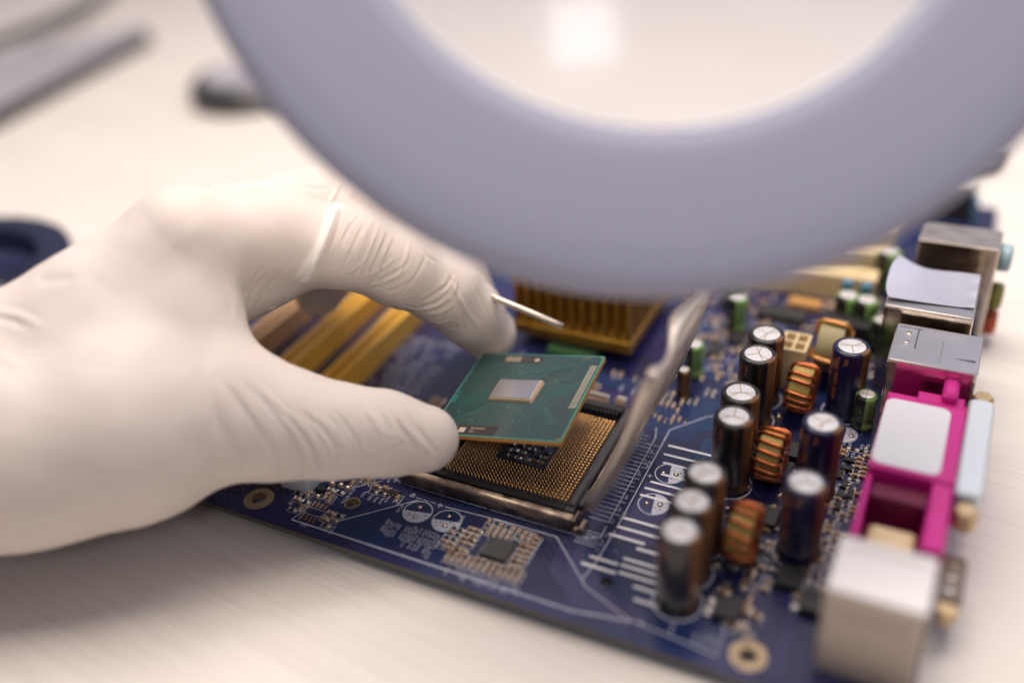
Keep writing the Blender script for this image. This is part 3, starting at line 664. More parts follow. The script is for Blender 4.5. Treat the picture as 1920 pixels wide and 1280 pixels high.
# load plate, swung open, hinged on the right side of the socket (u along y, v up the plate)
A0 = Vector((8.6, -3.5, 6.5)); U = Vector((0, 1, 0)); V = Vector((15.6, 0, 42.5)).normalized(); NN = U.cross(V)   # NN points +x side
if NN.x > 0: NN = -NN                                     # towards the socket
def pl(u, v, n_=0): return tuple(A0+U*u+V*v+NN*n_)
lp = MB('steel2'); W_, H_ = 40.5, 45.0
def bulge(v): # slight curve of the sheet
    return -1.6*math.sin(math.pi*min(max(v/H_, 0), 1))
def sheet(u0, u1, v0, v1, nu=8, nv=10):
    vs = []
    for side in (0, 1):
        for i in range(nu+1):
            for j in range(nv+1):
                u = u0+(u1-u0)*i/nu; v = v0+(v1-v0)*j/nv; vs.append(pl(u, v, bulge(v)+(.6 if side else -.6)))
    N_ = (nu+1)*(nv+1); idx = lambda s_, i, j: s_*N_+i*(nv+1)+j; fs = []
    for i in range(nu):
        for j in range(nv): fs += [(idx(0, i, j), idx(0, i+1, j), idx(0, i+1, j+1), idx(0, i, j+1)), (idx(1, i, j), idx(1, i, j+1), idx(1, i+1, j+1), idx(1, i+1, j))]
    for i in range(nu): fs += [(idx(0, i, 0), idx(1, i, 0), idx(1, i+1, 0), idx(0, i+1, 0)), (idx(0, i, nv), idx(0, i+1, nv), idx(1, i+1, nv), idx(1, i, nv))]
    for j in range(nv): fs += [(idx(0, 0, j), idx(0, 0, j+1), idx(1, 0, j+1), idx(1, 0, j)), (idx(0, nu, j), idx(1, nu, j), idx(1, nu, j+1), idx(0, nu, j+1))]
    lp.add(vs, fs, 'steel2', True)
sheet(0, 4, 0, H_); sheet(W_-5, W_, 0, H_); sheet(4.01, W_-5.01, 0, 4.5); sheet(4.01, W_-5.01, 33, H_)
# side flange on the near edge and wavy lip along the top edge
def strip(pts_a, pts_b, th, m='steel2'):
    n = len(pts_a); vs = []
    for a, b in zip(pts_a, pts_b):
        a, b = Vector(a), Vector(b); vs += [a, b]
    d = th; off = []
    for i in range(n):
        t_ = (Vector(pts_a[min(i+1, n-1)])-Vector(pts_a[max(i-1, 0)])); s_ = Vector(pts_b[i])-Vector(pts_a[i]); q = t_.cross(s_)
        q = q.normalized()*d if q.length > 1e-6 else Vector((0, 0, d)); off += [q, q]
    vs2 = vs+[a+b for a, b in zip(vs, off)]; N_ = 2*n; fs = []
    for i in range(n-1):
        a, b, c, e_ = 2*i, 2*i+1, 2*i+3, 2*i+2
        fs += [(a, b, c, e_), (N_+a, N_+e_, N_+c, N_+b), (a, e_, N_+e_, N_+a), (b, N_+b, N_+c, c)]
    fs += [(0, N_, N_+1, 1), (2*n-2, 2*n-1, N_+2*n-1, N_+2*n-2)]
    lp.add([tuple(v) for v in vs2], fs, m, True)
vv = [0, 4, 10, 18, 26, 34, 40, 44, H_]
strip([pl(0, v, bulge(v)) for v in vv], [pl(-.3, v, bulge(v)+w_) for v, w_ in zip(vv, (2.0, 2.8, 3.1, 3.2, 3.2, 3.2, 3.2, 3.0, 2.0))], 1.0)
strip([pl(W_, v, bulge(v)) for v in vv], [pl(W_+.3, v, bulge(v)+w_) for v, w_ in zip(vv, (2.0, 2.8, 3.1, 3.2, 3.2, 3.2, 3.2, 3.0, 2.0))], 1.0)
uu = [0, 3, 6, 9, 12, 15, 19, 23, 27, 31, 35, 38, W_]; ww = [2.4, 2.6, 1.0, .9, 1.4, 2.4, 3.8, 4.8, 4.6, 3.4, 2.2, 1.4, 1.0]
strip([pl(u, H_, bulge(H_)) for u in uu], [pl(u, H_+.6, w_) for u, w_ in zip(uu, ww)], 1.0)
lp.build('load_plate', socket)
lv = MB('steel2'); lv.tube([(-42, 47, 4), (-43.5, 49, 12), (-45, 50, 24), (-44.5, 46, 31), (-42, 41.5, 33.4), (-37, 40, 32.9), (-25, 40, 30), (-17.3, 40, 28)], 1.0, 12, 'steel2')
lv.build('lever', socket)
ck = MB('steel'); ck.box(-53.6, -48.6, 15, 25.5, .05, 5.5, 'steel', .8); ck.box(-48.6, -44, 19, 24, .05, 4, 'steel', .5); ck.build('lever_bracket', socket)

# ---------------- chipset heatsink
hs = MB('hsgold'); hs.box(-47, -7, 66, 106, 4.2, 8.0, 'hsgold', .4)
for i in range(11):
    for j in range(9):
        x, y = -45.4+i*3.72, 68+j*4.5; P0 = [(x-.85, y-1.3), (x+.85, y-1.3), (x+.85, y+1.3), (x-.85, y+1.3)]
        vs = [(a, b, 8.0) for a, b in P0]+[(x+(a-x)*.7, y+(b-y)*.8, 27) for a, b in P0]
        hs.add(vs, [(0, 1, 5, 4), (1, 2, 6, 5), (2, 3, 7, 6), (3, 0, 4, 7), (4, 5, 6, 7)], 'hsgold')
hso = bd(hs, 'heatsink'); tag(hso, 'gold pin-fin heatsink behind the socket')
MB('greensub').box(-34, -18, 62.5, 100, .05, 2.2, 'greensub', .1).box(-36, -18, 66, 96, 2.2, 4.2, 'blackic').build('chip_package', hso)
# ---------------- memory slots, expansion slots, power connector
def dimm(x0, m, y0=-12, y1=128, name='memory_slot'):
    s_ = MB(m); s_.box(0, 7.0, 0, y1-y0, .05, 4.0, m, .2); s_.box(0, 2.6, 4, y1-y0-4, 4.0, 8.2, m, .25); s_.box(4.4, 7.0, 4, y1-y0-4, 4.0, 8.2, m, .25)
    s_.box(2.6, 4.4, 4, y1-y0-4, 4.0, 5.0, 'blackpl')
    for q in (0, y1-y0-4): s_.box(.5, 6.5, q, q+4, 4, 12, 'label', .5)
    return bd(s_, name, (x0, y0, 0))
d1 = tag(dimm(-106.8, 'yellow', 4), 'yellow memory slot, left of the pair'); d2 = tag(dimm(-88.6, 'yellow', 4), 'yellow memory slot, right of the pair'); tag(dimm(-126.4, 'tanpl', 4), 'tan memory slot beyond the yellow ones')
for i, y in enumerate((125, 144, 164, 184)):
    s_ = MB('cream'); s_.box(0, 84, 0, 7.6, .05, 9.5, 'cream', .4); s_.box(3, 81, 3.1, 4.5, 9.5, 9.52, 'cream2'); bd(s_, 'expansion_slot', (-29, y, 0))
pc = MB('cream'); X0, X1, Y0, Y1, H1 = 36, 43.8, 70.6, 80.2, 14
pc.box(X0, X1, Y0, Y1, .05, 9.6, 'cream', .1)
cx, cy = (X0+X1)/2, (Y0+Y1)/2
for a in ((X0, X0+.9, Y0, Y1), (X1-.9, X1, Y0, Y1), (X0+.9, X1-.9, Y0, Y0+.9), (X0+.9, X1-.9, Y1-.9, Y1), (cx-.4, cx+.4, Y0+.9, Y1-.9)): pc.box(*a, 9.6, H1, 'cream', .12)
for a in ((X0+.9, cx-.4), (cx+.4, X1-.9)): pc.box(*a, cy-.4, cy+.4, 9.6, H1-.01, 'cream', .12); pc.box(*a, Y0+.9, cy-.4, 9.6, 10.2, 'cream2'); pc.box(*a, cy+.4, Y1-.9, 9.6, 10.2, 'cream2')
tag(bd(pc, 'power_connector'), 'cream four-way power connector behind the black capacitors')
wb = MB('label').cyl((0, 0), 4.5, .05, 9, 'label', 20, .8); bd(wb, 'battery_holder', (24, 133.5, 6))

# ---------------- rear ports
def shell(name, x0, x1, y0, y1, z1, lab, side='shell', top='shelltop', lip=True):
    m = MB(side); m.box(x0, x1, y0, y1, .05, z1-.5, side, 0, .5); m.box(x0-.05, x1+.05, y0-.05, y1+.05, z1-.48, z1, top, .3, .6)
    if lip:
        m.box(x0-.15, x1-4.5, y0-.22, y0-.06, z1-3.2, z1-.7, side, .06); m.box(x1-4.2, x1-.3, y0-.2, y0-.06, z1-9, z1-1.3, side, .06)
    o = bd(m, name); tag(o, lab); return o
ps = MB('shelltop'); ps.box(67, 86, -24.6, -8.8, .05, 24.4, 'shellps', 0, .8) if False else None
MT['ps'] = mat('pale_shell', (0.46, 0.39, 0.33), 0.5, .4, bump=(200, .2, .1))  # silver block's front, with shade and bronze reflection put into the colour
MT['pstop'] = mat('pale_shell_top', (0.66, 0.64, 0.64), 0.5, .25)  # lighter copy of the same shell, painted for its brightly lit top
ps.box(67, 86, -24.6, -8.8, .05, 24.4, 'ps', 0, .8); ps.box(66.95, 86.05, -24.65, -8.75, 24.4, 25, 'pstop', .4, .9)
ps.box(66.7, 66.95, -24, -22.8, 4, 22, 'ps'); ps.box(70, 83, -24.9, -24.66, 17.5, 19.0, 'ps', .1); ps.box(69, 84, -12.2, -11.8, 25.0, 25.12, 'ps')
tag(bd(ps, 'mouse_port'), 'blurred silver port block at the front corner of the board')
bd(MB('nut').cyl((89.8, -5.2), 2.3, 5, 8.6, 'nut', 6), 'hex_nut')
# magenta printer port with white label, opening at its near end
pp = MB('pink'); pz = 20
pp.box(68, 86.8, 21, 50.5, .05, pz, 'pink', .5, .8); pp.box(68, 86.8, 50.7, 52.8, .05, pz-.8, 'pink', .3)
pp.box(68, 69.6, -1, 20.98, .05, pz-2, 'pink', .4); pp.box(82.2, 86.8, -1, 20.98, .05, pz-.5, 'pink', .5); pp.box(69.61, 82.19, -1, .8, .05, pz-8, 'pink', .4)
pp.box(69.61, 82.19, .81, 20.97, .05, 8.5, 'pinkd', 0)  if False else None
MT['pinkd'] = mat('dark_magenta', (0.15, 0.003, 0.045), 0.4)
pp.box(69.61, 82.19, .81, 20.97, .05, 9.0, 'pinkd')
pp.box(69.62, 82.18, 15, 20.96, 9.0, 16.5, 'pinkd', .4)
pp.box(80.5, 84.2, 51.5, 60.0, pz-3, pz+2.5, 'pink', .8, 1.0); pp.box(75, 86, 50.5, 55, pz-2.5, pz-.2, 'pink', .4)
po = bd(pp, 'printer_port'); tag(po, 'magenta plastic printer port with a white label on top')
MB('label').box(68.2, 83.4, 22.4, 48.8, pz+.02, pz+.22, 'label', .08, 2.2).build('label_sticker', po)
MB('tanpl').box(71.2, 81.2, 2.2, 9.5, 9.0, 13.5, 'cream', .8, 1.0).build('inner_block', po)
MB('shelltop').box(86.9, 93, 17.5, 55, 10, 20.5, 'pshell', .6, 1.5).build('connector_shell', po) if False else None
MT['pshell'] = mat('white_metal', (0.66, 0.72, 0.76), 0.4, .4)
MB('pshell').box(86.9, 92.8, 18, 55.5, 10, 20.5, 'pshell', .6, 1.5).build('connector_shell', po)
for y in (14.4, 58.4): MB('nut').cyl((90, y), 2.6, 14.5, 19.4, 'nut', 6, .4).build('hex_nut', po)
MT['serial'] = mat('shaded_shell', (0.20, 0.16, 0.13), 0.4, .7)  # dark colour carries the shade lying on this shell's top
sr = MB('serial').box(86.9, 92.4, -4, 10, 3, 9.5, 'serial', .5, 1.2); so = bd(sr, 'serial_port')
for y in (-1.5, 2.5, 6.5): so2 = MB('tin').cyl((89.6, y), .8, 9.3, 9.9, 'tin', 12, .1).build('screw', so)
# usb, lan, audio
u1 = shell('usb_port', 66.1, 87.6, 59.1, 77.2, 25, 'shiny tin port box with embossed top, behind the magenta port')
d_ = MB('shelltop'); d_.box(67.3, 71.6, 65.6, 75.2, 25.01, 25.16, 'shelltop', .05); 
for y in (68, 72.4): d_.box(69, 70.1, y-.55, y+.55, 25.16, 25.5, 'shell', .2)
d_.box(67.1, 72.6, 75.3, 75.6, 25.01, 25.05, 'blackpl'); d_.box(71.7, 71.95, 65.6, 75.2, 25.01, 25.05, 'blackpl')
d_.prism([(81.5, 64.5), (86.6, 64.1), (86.6, 64.9)], 25.01, 25.05, 'blackpl')
for k in range(10): text(d_, 'o', 78.0, 61.5+k*1.05, 1.1, 0, 25.03, 'shell')
d_.build('embossing', u1)
u2 = shell('network_port', 61.8, 84.4, 80.6, 104.5, 28, 'tall tin port box with a loose plastic film on top')
# peeling film: curled sheet
fl = MB('film'); nu, nv = 22, 14; vs = []
for i in range(nu+1):
    for j in range(nv+1):
        a, b = i/nu, j/nv
        x = 60.6+23.4*a; y = 84.0+18.5*b+(-1.0+2.4*a)*1.0
        z = 28.15+3.4*(1-a)**2.2*(.25+.9*b)+.9*math.sin(a*7+b*2)*b*.6+max(0, a-.86)*9*(.5+.5*math.sin(b*16))*.6
        if a < .25: x += 1.6*(abs(b-.5)*2)**3*(1-a*4)
        vs.append((x, y, z))
fs = [(i*(nv+1)+j, (i+1)*(nv+1)+j, (i+1)*(nv+1)+j+1, i*(nv+1)+j+1) for i in range(nu) for j in range(nv)]
n_ = len(vs); vs2 = vs+[(a, b, c+.12) for a, b, c in vs]
fl.add(vs2, [tuple(reversed(f_)) for f_ in fs]+[tuple(i+n_ for i in f_) for f_ in fs], 'film', True); fl.build('film', u2)
u3 = shell('audio_port', 65.7, 88.0, 116.3, 129.0, 31, 'worn tin audio port box furthest back, with coloured jacks', 'shell', 'shellworn', False)
for z, m, lb in ((25.6, 'jblue', 'pale blue'), (12.6, 'jgreen', 'olive green'), (1.6, 'jpink', 'red')):
    j = MB(m); j.lathe([(.01, 0), (1.6, 0), (1.8, .2), (1.8, 3.2), (3.3, 3.6), (3.9, 3.2), (4.1, 2.6), (4.1, 0), (.01, 0)], (0, 0, 0), 28, m, axis='x')
    jo = j.build('jack', u3, (88.05, 122.4, z+4.3 if z > 3 else z+4.6)); tag(jo, lb+' jack')
    jo.location.z -= 4.2*K if z > 3 else 4.2*K
    jo.location.z = (z)*K if z > 3 else 3.2*K
bd(MB('blackpl').box(-12, 12, -3.5, 3.5, .05, 12, 'blackpl', .4).box(12, 14, -3, 3, .05, 9, 'bluepin', .3), 'audio_header', (66, 199, 0))
bd(MB('blackpl').box(-10, 10, -3.5, 3.5, .05, 9, 'blackpl', .4), 'pin_header', (52.6, 100.6, 0))

# ================================================================ processor held over the socket
pr = D.objects.new('processor', None); S.collection.objects.link(pr)
pX = Vector((.985, .076, .154)).normalized(); pY = Vector((-.08, .997, .017)); pN = pX.cross(pY).normalized(); pY = pN.cross(pX)
pc_ = Vector((-20.97, 17.92, 19.27))
Mx = Matrix((pX, pY, pN)).transposed().to_4x4(); Mx.translation = (pc_-pN*1.3)*K
pr.matrix_world = Mx
tag(pr, 'green processor with a bare silicon die, held level above the open socket', 'processor')
MT['cpugreen'] = mat('cpu_mask', (0.018, 0.060, 0.059), 0.26, coat=.9, noise=(90, (.030, .060, .058), .35, .65), bump=(130, .12, .25), coatr=.15)
MT['cpuline'] = mat('cpu_trace', (0.034, 0.130, 0.112), 0.3, coat=.6, coatr=.15)
MT['cpurim'] = mat('cpu_rim', (0.06, 0.30, 0.235), 0.35)
MT['cpuedge'] = mat('cpu_edge', (0.62, 0.27, 0.05), 0.45, bump=(900, .3, .05))
MT['die'] = mat('silicon_die', (0.74, 0.72, 0.74), 0.24, 1.0)
MT['epoxy'] = mat('die_epoxy', (0.46, 0.33, 0.20), 0.3, .2, coat=.4)
MT['cpulab'] = mat('chip_label', (0.035, 0.022, 0.022), 0.45)
MT['cputxt'] = mat('chip_print', (0.50, 0.42, 0.33), 0.5)
def S_(w_=18.75): return w_
s_ = MB('cpuedge'); w_ = 18.75
s_.box(-w_, w_, -w_, w_, 0, 1.12, 'cpuedge', 0, .35); s_.box(-w_+.02, w_-.02, -w_+.02, w_-.02, 1.12, 1.26, 'cpurim', .03, .35)
s_.box(-w_+.42, w_-.42, -w_+.42, w_-.42, 1.262, 1.29, 'cpugreen')
def ctr(pts, wd=.16): s_.line(pts, wd, 1.302+rnd.random()*.004, 'cpuline')
for k in range(13):     # routing fans below and above the die, 45 degree corners
    x = -8+k*.9; d = (k-6)
    y1 = -5.2-abs(d)*.25; x2 = x+d*.9; y2 = y1-abs(d)*.9; ctr([(x, -4.2), (x, y1), (x2, y2), (x2+d*.15, y2-3.2-rnd.random()*2.5)])
for k in range(10):
    y = -4+k*.55; ctr([(-8.5, y), (-10.5-k*.2, y), (-12.6-k*.2, y-2.2-.1*k), (-15.5-.1*k, y-2.4-.1*k)], .11)
for k in range(12):
    x = 6.2+k*.12; y = -3.4+k*.75; L1 = 2+k*.35; ctr([(x, y), (x+L1, y), (x+L1+2.4, y+2.2), (min(x+L1+4.5+k*.1, 15.6), y+2.4)])
for k in range(12):
    x = -7+k*.95; ctr([(x, 6.2), (x, 7+.3*(k % 3)), (x+2.2+.1*k, 9.4+.2*k), (x+3.0+.35*k, 9.8+.3*k), (x+3.8+.4*k, 13.0+.15*k)])
for k in range(7): ctr([(4.9+.5*k, -4.2-.6*k), (9.0+.2*k, -4.3-.6*k), (10.6+.5*k, -6.0-.6*k), (10.6+.5*k, -9.6-.5*k)], .14)
for _ in range(34):
    x, y = rnd.uniform(-14, 13), rnd.choice([rnd.uniform(-13, -6), rnd.uniform(7, 13)]); a = rnd.choice([0, 45, 90, 135]); l = rnd.uniform(1, 4); ctr([(x, y), (x+l*math.cos(R(a)), y+l*math.sin(R(a))), (x+l*1.6*math.cos(R(a))+.8, y+l*1.6*math.sin(R(a)))], .12)
for c in ((-18.0, -17.9), (17.7, -17.7), (17.9, 17.9)): s_.disc(c, .38, 1.31, 'goldpad', 14)
for k in range(3): s_.disc((13.0+.75*k, 17.0+.35*(k % 2)), .27, 1.31, 'goldpad', 10); s_.disc((13.3+.75*k, 17.9), .22, 1.31, 'goldpad', 10)
for i in range(4):
    for j in range(24):
        x, y = 16.35+i*.5-.1, -4.9+j*.80+(.3 if i % 2 else 0); s_.box(x-.14, x+.14, y-.23, y+.23, 1.29, 1.33, 'padc')
MT['padc'] = mat('contact_pad', (0.80, 0.68, 0.50), 0.4, .3)
for c in ((9, 6.5), (3, -11.4), (-9.2, -12.3), (13, -3)): s_.disc(c, .12, 1.31, 'padc', 8)
text(s_, '10 V 83053', -17.9, .5, 1.25, -90, 1.305, 'cpurim')
s_.build('substrate', pr)
dm = MB('die'); dm.box(-7.4, 4.5, -2.9, 5.3, 1.3, 2.05, 'die', .04)
dm.build('silicon_die', pr)
ep = MB('epoxy'); P = [(-7.7, -3.4), (4.7, -3.6), (5.4, -3.1), (5.8, 4.8), (5.3, 5.9), (-7.3, 5.6), (-7.7, 5.2)]
cx_ = -1.4; cy_ = 1.2; ep.add([(a, b, 1.29) for a, b in P]+[(cx_+(a-cx_)*.955, cy_+(b-cy_)*.95, 1.85) for a, b in P], [(i, (i+1) % 7, 7+(i+1) % 7, 7+i) for i in range(7)]+[tuple(range(7, 14))], 'epoxy', False); ep.build('epoxy_bead', pr)
lb = MB('cpulab'); lb.box(-11.4, .2, -18.1, -14.4, 1.292, 1.315, 'cpulab')
lb.box(-10.5, -8.7, -17.4, -15.5, 1.316, 1.322, 'cputxt'); text(lb, '3S33900339A', -7.5, -15.9, 1.05, 0, 1.322, 'cputxt', sq=.72); text(lb, '2401', -7.5, -17.2, 1.05, 0, 1.322, 'cputxt', sq=.8)
lb.build('front_label', pr)
lb = MB('cpulab'); lb.box(-10.9, .8, 14.5, 17.5, 1.292, 1.315, 'cpulab'); lb.box(-10.2, -5.4, 14.9, 17.2, 1.316, 1.322, 'cputxt2')
MT['cputxt2'] = mat('chip_print_dim', (0.26, 0.20, 0.16), 0.5)
text(lb, 'P1230', -4.6, 15.6, 1.0, 0, 1.322, 'cputxt2'); lb.disc((-.5, 15.9), .75, 1.322, 'cputxt', 18); lb.build('rear_label', pr)
pp_ = MB('pinside')
for i in range(31):
    for j in range(31):
        if 8 < i < 22 and 8 < j < 22: continue
        if 1 < i < 29 and 1 < j < 29 and (i+j) % 2: continue
        x, y = -17.6+i*1.173, -17.6+j*1.173; pp_.box(x-.2, x+.2, y-.2, y+.2, -.9, .0, 'pinside')
tag(pp_.build('underside_pins', pr), kind='stuff')

# ================================================================ gloved hand: one continuous surface from blended tapered bones
def px2w(x, y, d): return CAM+(cf+cr*(x-960)/FPX-cu*(y-640)/FPX)*d
BONES = []   # (a, ra, b, rb, blend)
def chain(pts, k=5.0):
    P = [(px2w(x, y, d), r_) for x, y, d, r_ in pts]
    for (a, ra), (b, rb) in zip(P[:-1], P[1:]): BONES.append((a, ra, b, rb, k))
HAND = [
 # thumb
 ([(797, 822, 243, 8.4), (715, 812, 242, 9.9), (615, 806, 241, 11.3), (510, 790, 239, 13.6), (400, 765, 237, 17.5), (270, 760, 235, 22), (120, 800, 233, 22)], 5),
 # palm and wrist masses
 ([(-500, 900, 232, 25), (-150, 850, 232, 23), (30, 850, 232, 21.5), (230, 800, 234, 24)], 8),
 ([(-500, 800, 240, 25), (-150, 740, 240, 21), (30, 705, 240, 19), (185, 605, 240, 17), (345, 458, 240, 13.6)], 8),
 ([(230, 700, 238, 19), (330, 600, 240, 16.5)], 8),
 # index
 ([(345, 458, 244, 13.8), (500, 445, 253, 11.9), (655, 462, 261, 10.8), (745, 500, 268, 10.2), (835, 545, 276, 9.5), (880, 585, 283, 8.9), (915, 625, 290, 8.3)], 4),
 ([(360, 560, 252, 13), (480, 510, 260, 9.7), (575, 478, 264, 8.2)], 6),
 # middle
 ([(30, 740, 254, 18), (250, 560, 260, 17), (430, 440, 268, 12.8), (560, 400, 276, 10.9), (690, 402, 283, 10), (850, 505, 291, 8.9), (895, 590, 302, 8.2)], 5),
 # ring and little fingers, folded behind
 ([(30, 760, 268, 17), (260, 590, 272, 15), (470, 420, 281, 11), (600, 375, 294, 9.4), (655, 470, 303, 8.6), (598, 545, 302, 7.8)], 5),
 ([(30, 770, 280, 14), (260, 600, 286, 12), (470, 420, 296, 10), (570, 385, 308, 8.4), (590, 470, 314, 7.6)], 5),
]
for pts, k in HAND: chain(pts, k)
def sdf(Pt, bones=None):
    out = None
    for a, ra, b, rb, k in (bones or BONES):
        ab = (b-a).astype(np.float32); l2 = float(ab@ab); pa = Pt-a.astype(np.float32)
        t_ = np.clip(pa@ab/l2, 0, 1); t_ = t_.astype(np.float32)
        d = np.sqrt(((pa-t_[..., None]*ab)**2).sum(-1))-(ra+(rb-ra)*t_)
        if out is None: out = d
        else:
            h = np.maximum(k-np.abs(out-d), 0)/k; out = np.minimum(out, d)-h*h*k*.25
    return out
STEP = 0.8
allp = np.array([p for a, ra, b, rb, k in BONES for p in (a, b)]); 
lo = allp.min(0)-30; hi = allp.max(0)+30
lo[0] = max(lo[0], -185)
nx_, ny_, nz_ = [int((hi[i]-lo[i])/STEP)+2 for i in range(3)]
gx, gy, gz = [lo[i]+STEP*np.arange(n) for i, n in enumerate((nx_, ny_, nz_))]
F = np.empty((nx_, ny_, nz_), np.float32)
GY, GZ = np.meshgrid(gy, gz, indexing='ij')
for i0 in range(0, nx_, 16):
    xs = gx[i0:i0+16]; G = np.empty((len(xs), ny_, nz_, 3), np.float32); G[..., 0] = xs[:, None, None]; G[..., 1] = GY; G[..., 2] = GZ
    F[i0:i0+16] = sdf(G)
F[0] = 9; F[-1] = 9
def surface_nets(F):
    neg = F < 0; c = [neg[i:F.shape[0]-1+i, j:F.shape[1]-1+j, k:F.shape[2]-1+k] for i in (0, 1) for j in (0, 1) for k in (0, 1)]
    sm_ = sum(a.astype(np.int8) for a in c); act = (sm_ > 0) & (sm_ < 8); idx = -np.ones(act.shape, np.int64); cells = np.argwhere(act); idx[act] = np.arange(len(cells))
    pos = np.zeros((len(cells), 3)); cnt = np.zeros(len(cells)); I, J, K_ = cells.T
    cor = [(i, j, k) for i in (0, 1) for j in (0, 1) for k in (0, 1)]
    for a in range(8):
        for b in range(a+1, 8):
            A_, B_ = cor[a], cor[b]
            if sum(abs(p-q) for p, q in zip(A_, B_)) != 1: continue
            fa = F[I+A_[0], J+A_[1], K_+A_[2]]; fb = F[I+B_[0], J+B_[1], K_+B_[2]]; m_ = (fa < 0) != (fb < 0)
            t_ = np.where(m_, fa/(fa-fb+1e-12), 0)
            for q in range(3): pos[:, q] += np.where(m_, A_[q]+t_*(B_[q]-A_[q]), 0)
            cnt += m_
    pos = pos/cnt[:, None]+cells; faces = []
    for ax in range(3):
        sl0 = [slice(None)]*3; sl1 = [slice(None)]*3; sl0[ax] = slice(0, -1); sl1[ax] = slice(1, None)
        a = neg[tuple(sl0)]; b = neg[tuple(sl1)]; e_ = np.argwhere(a != b)
        u, v = (ax+1) % 3, (ax+2) % 3; e_ = e_[(e_[:, u] > 0) & (e_[:, v] > 0) & (e_[:, u] < F.shape[u]-1) & (e_[:, v] < F.shape[v]-1)]
        flip = a[tuple(e_.T)]
        q = []
        for du, dv in ((0, 0), (-1, 0), (-1, -1), (0, -1)):
            p = e_.copy(); p[:, u] += du; p[:, v] += dv; q.append(idx[tuple(p.T)])
        q = np.stack(q, 1); q = np.where(flip[:, None], q, q[:, ::-1]); faces.append(q)
    return pos, np.concatenate(faces)
pos, faces = surface_nets(F); V0 = lo+pos*STEP
def refine(V, n=2):
    for _ in range(n):
        V = V.astype(np.float32); d = sdf(V); g = np.zeros_like(V)
        for q in range(3):
            e_ = np.zeros(3, np.float32); e_[q] = .15; g[:, q] = (sdf(V+e_)-sdf(V-e_))/.3
        g /= np.linalg.norm(g, axis=1)[:, None]+1e-9; V = V-g*d[:, None]
    return V, g
# one subdivision so that creases have enough vertices
me = D.meshes.new('glove'); me.from_pydata([tuple(v) for v in V0], [], [tuple(f_) for f_ in faces])
tmp = D.objects.new('t', me); S.collection.objects.link(tmp); md = tmp.modifiers.new('s', 'SUBSURF'); md.levels = 1; bpy.context.view_layer.update()
me2 = D.meshes.new_from_object(tmp.evaluated_get(bpy.context.evaluated_depsgraph_get())); D.objects.remove(tmp); D.meshes.remove(me)
nv_ = len(me2.vertices); V1 = np.empty(nv_*3, np.float32); me2.vertices.foreach_get('co', V1); V1 = V1.reshape(-1, 3)
V1, NG = refine(V1)
def ray(x, y):
    d = cf+cr*(x-960)/FPX-cu*(y-640)/FPX; t_ = 190.0
    for _ in range(90):
        p = CAM+d*t_; s__ = float(sdf(p.astype(np.float32)[None])[0])
        if s__ < .05: return p
        t_ += s__*.8
        if t_ > 340: return None
    return p
disp = np.zeros(nv_, np.float32); fold = np.zeros(nv_, np.float32); ncr = 0
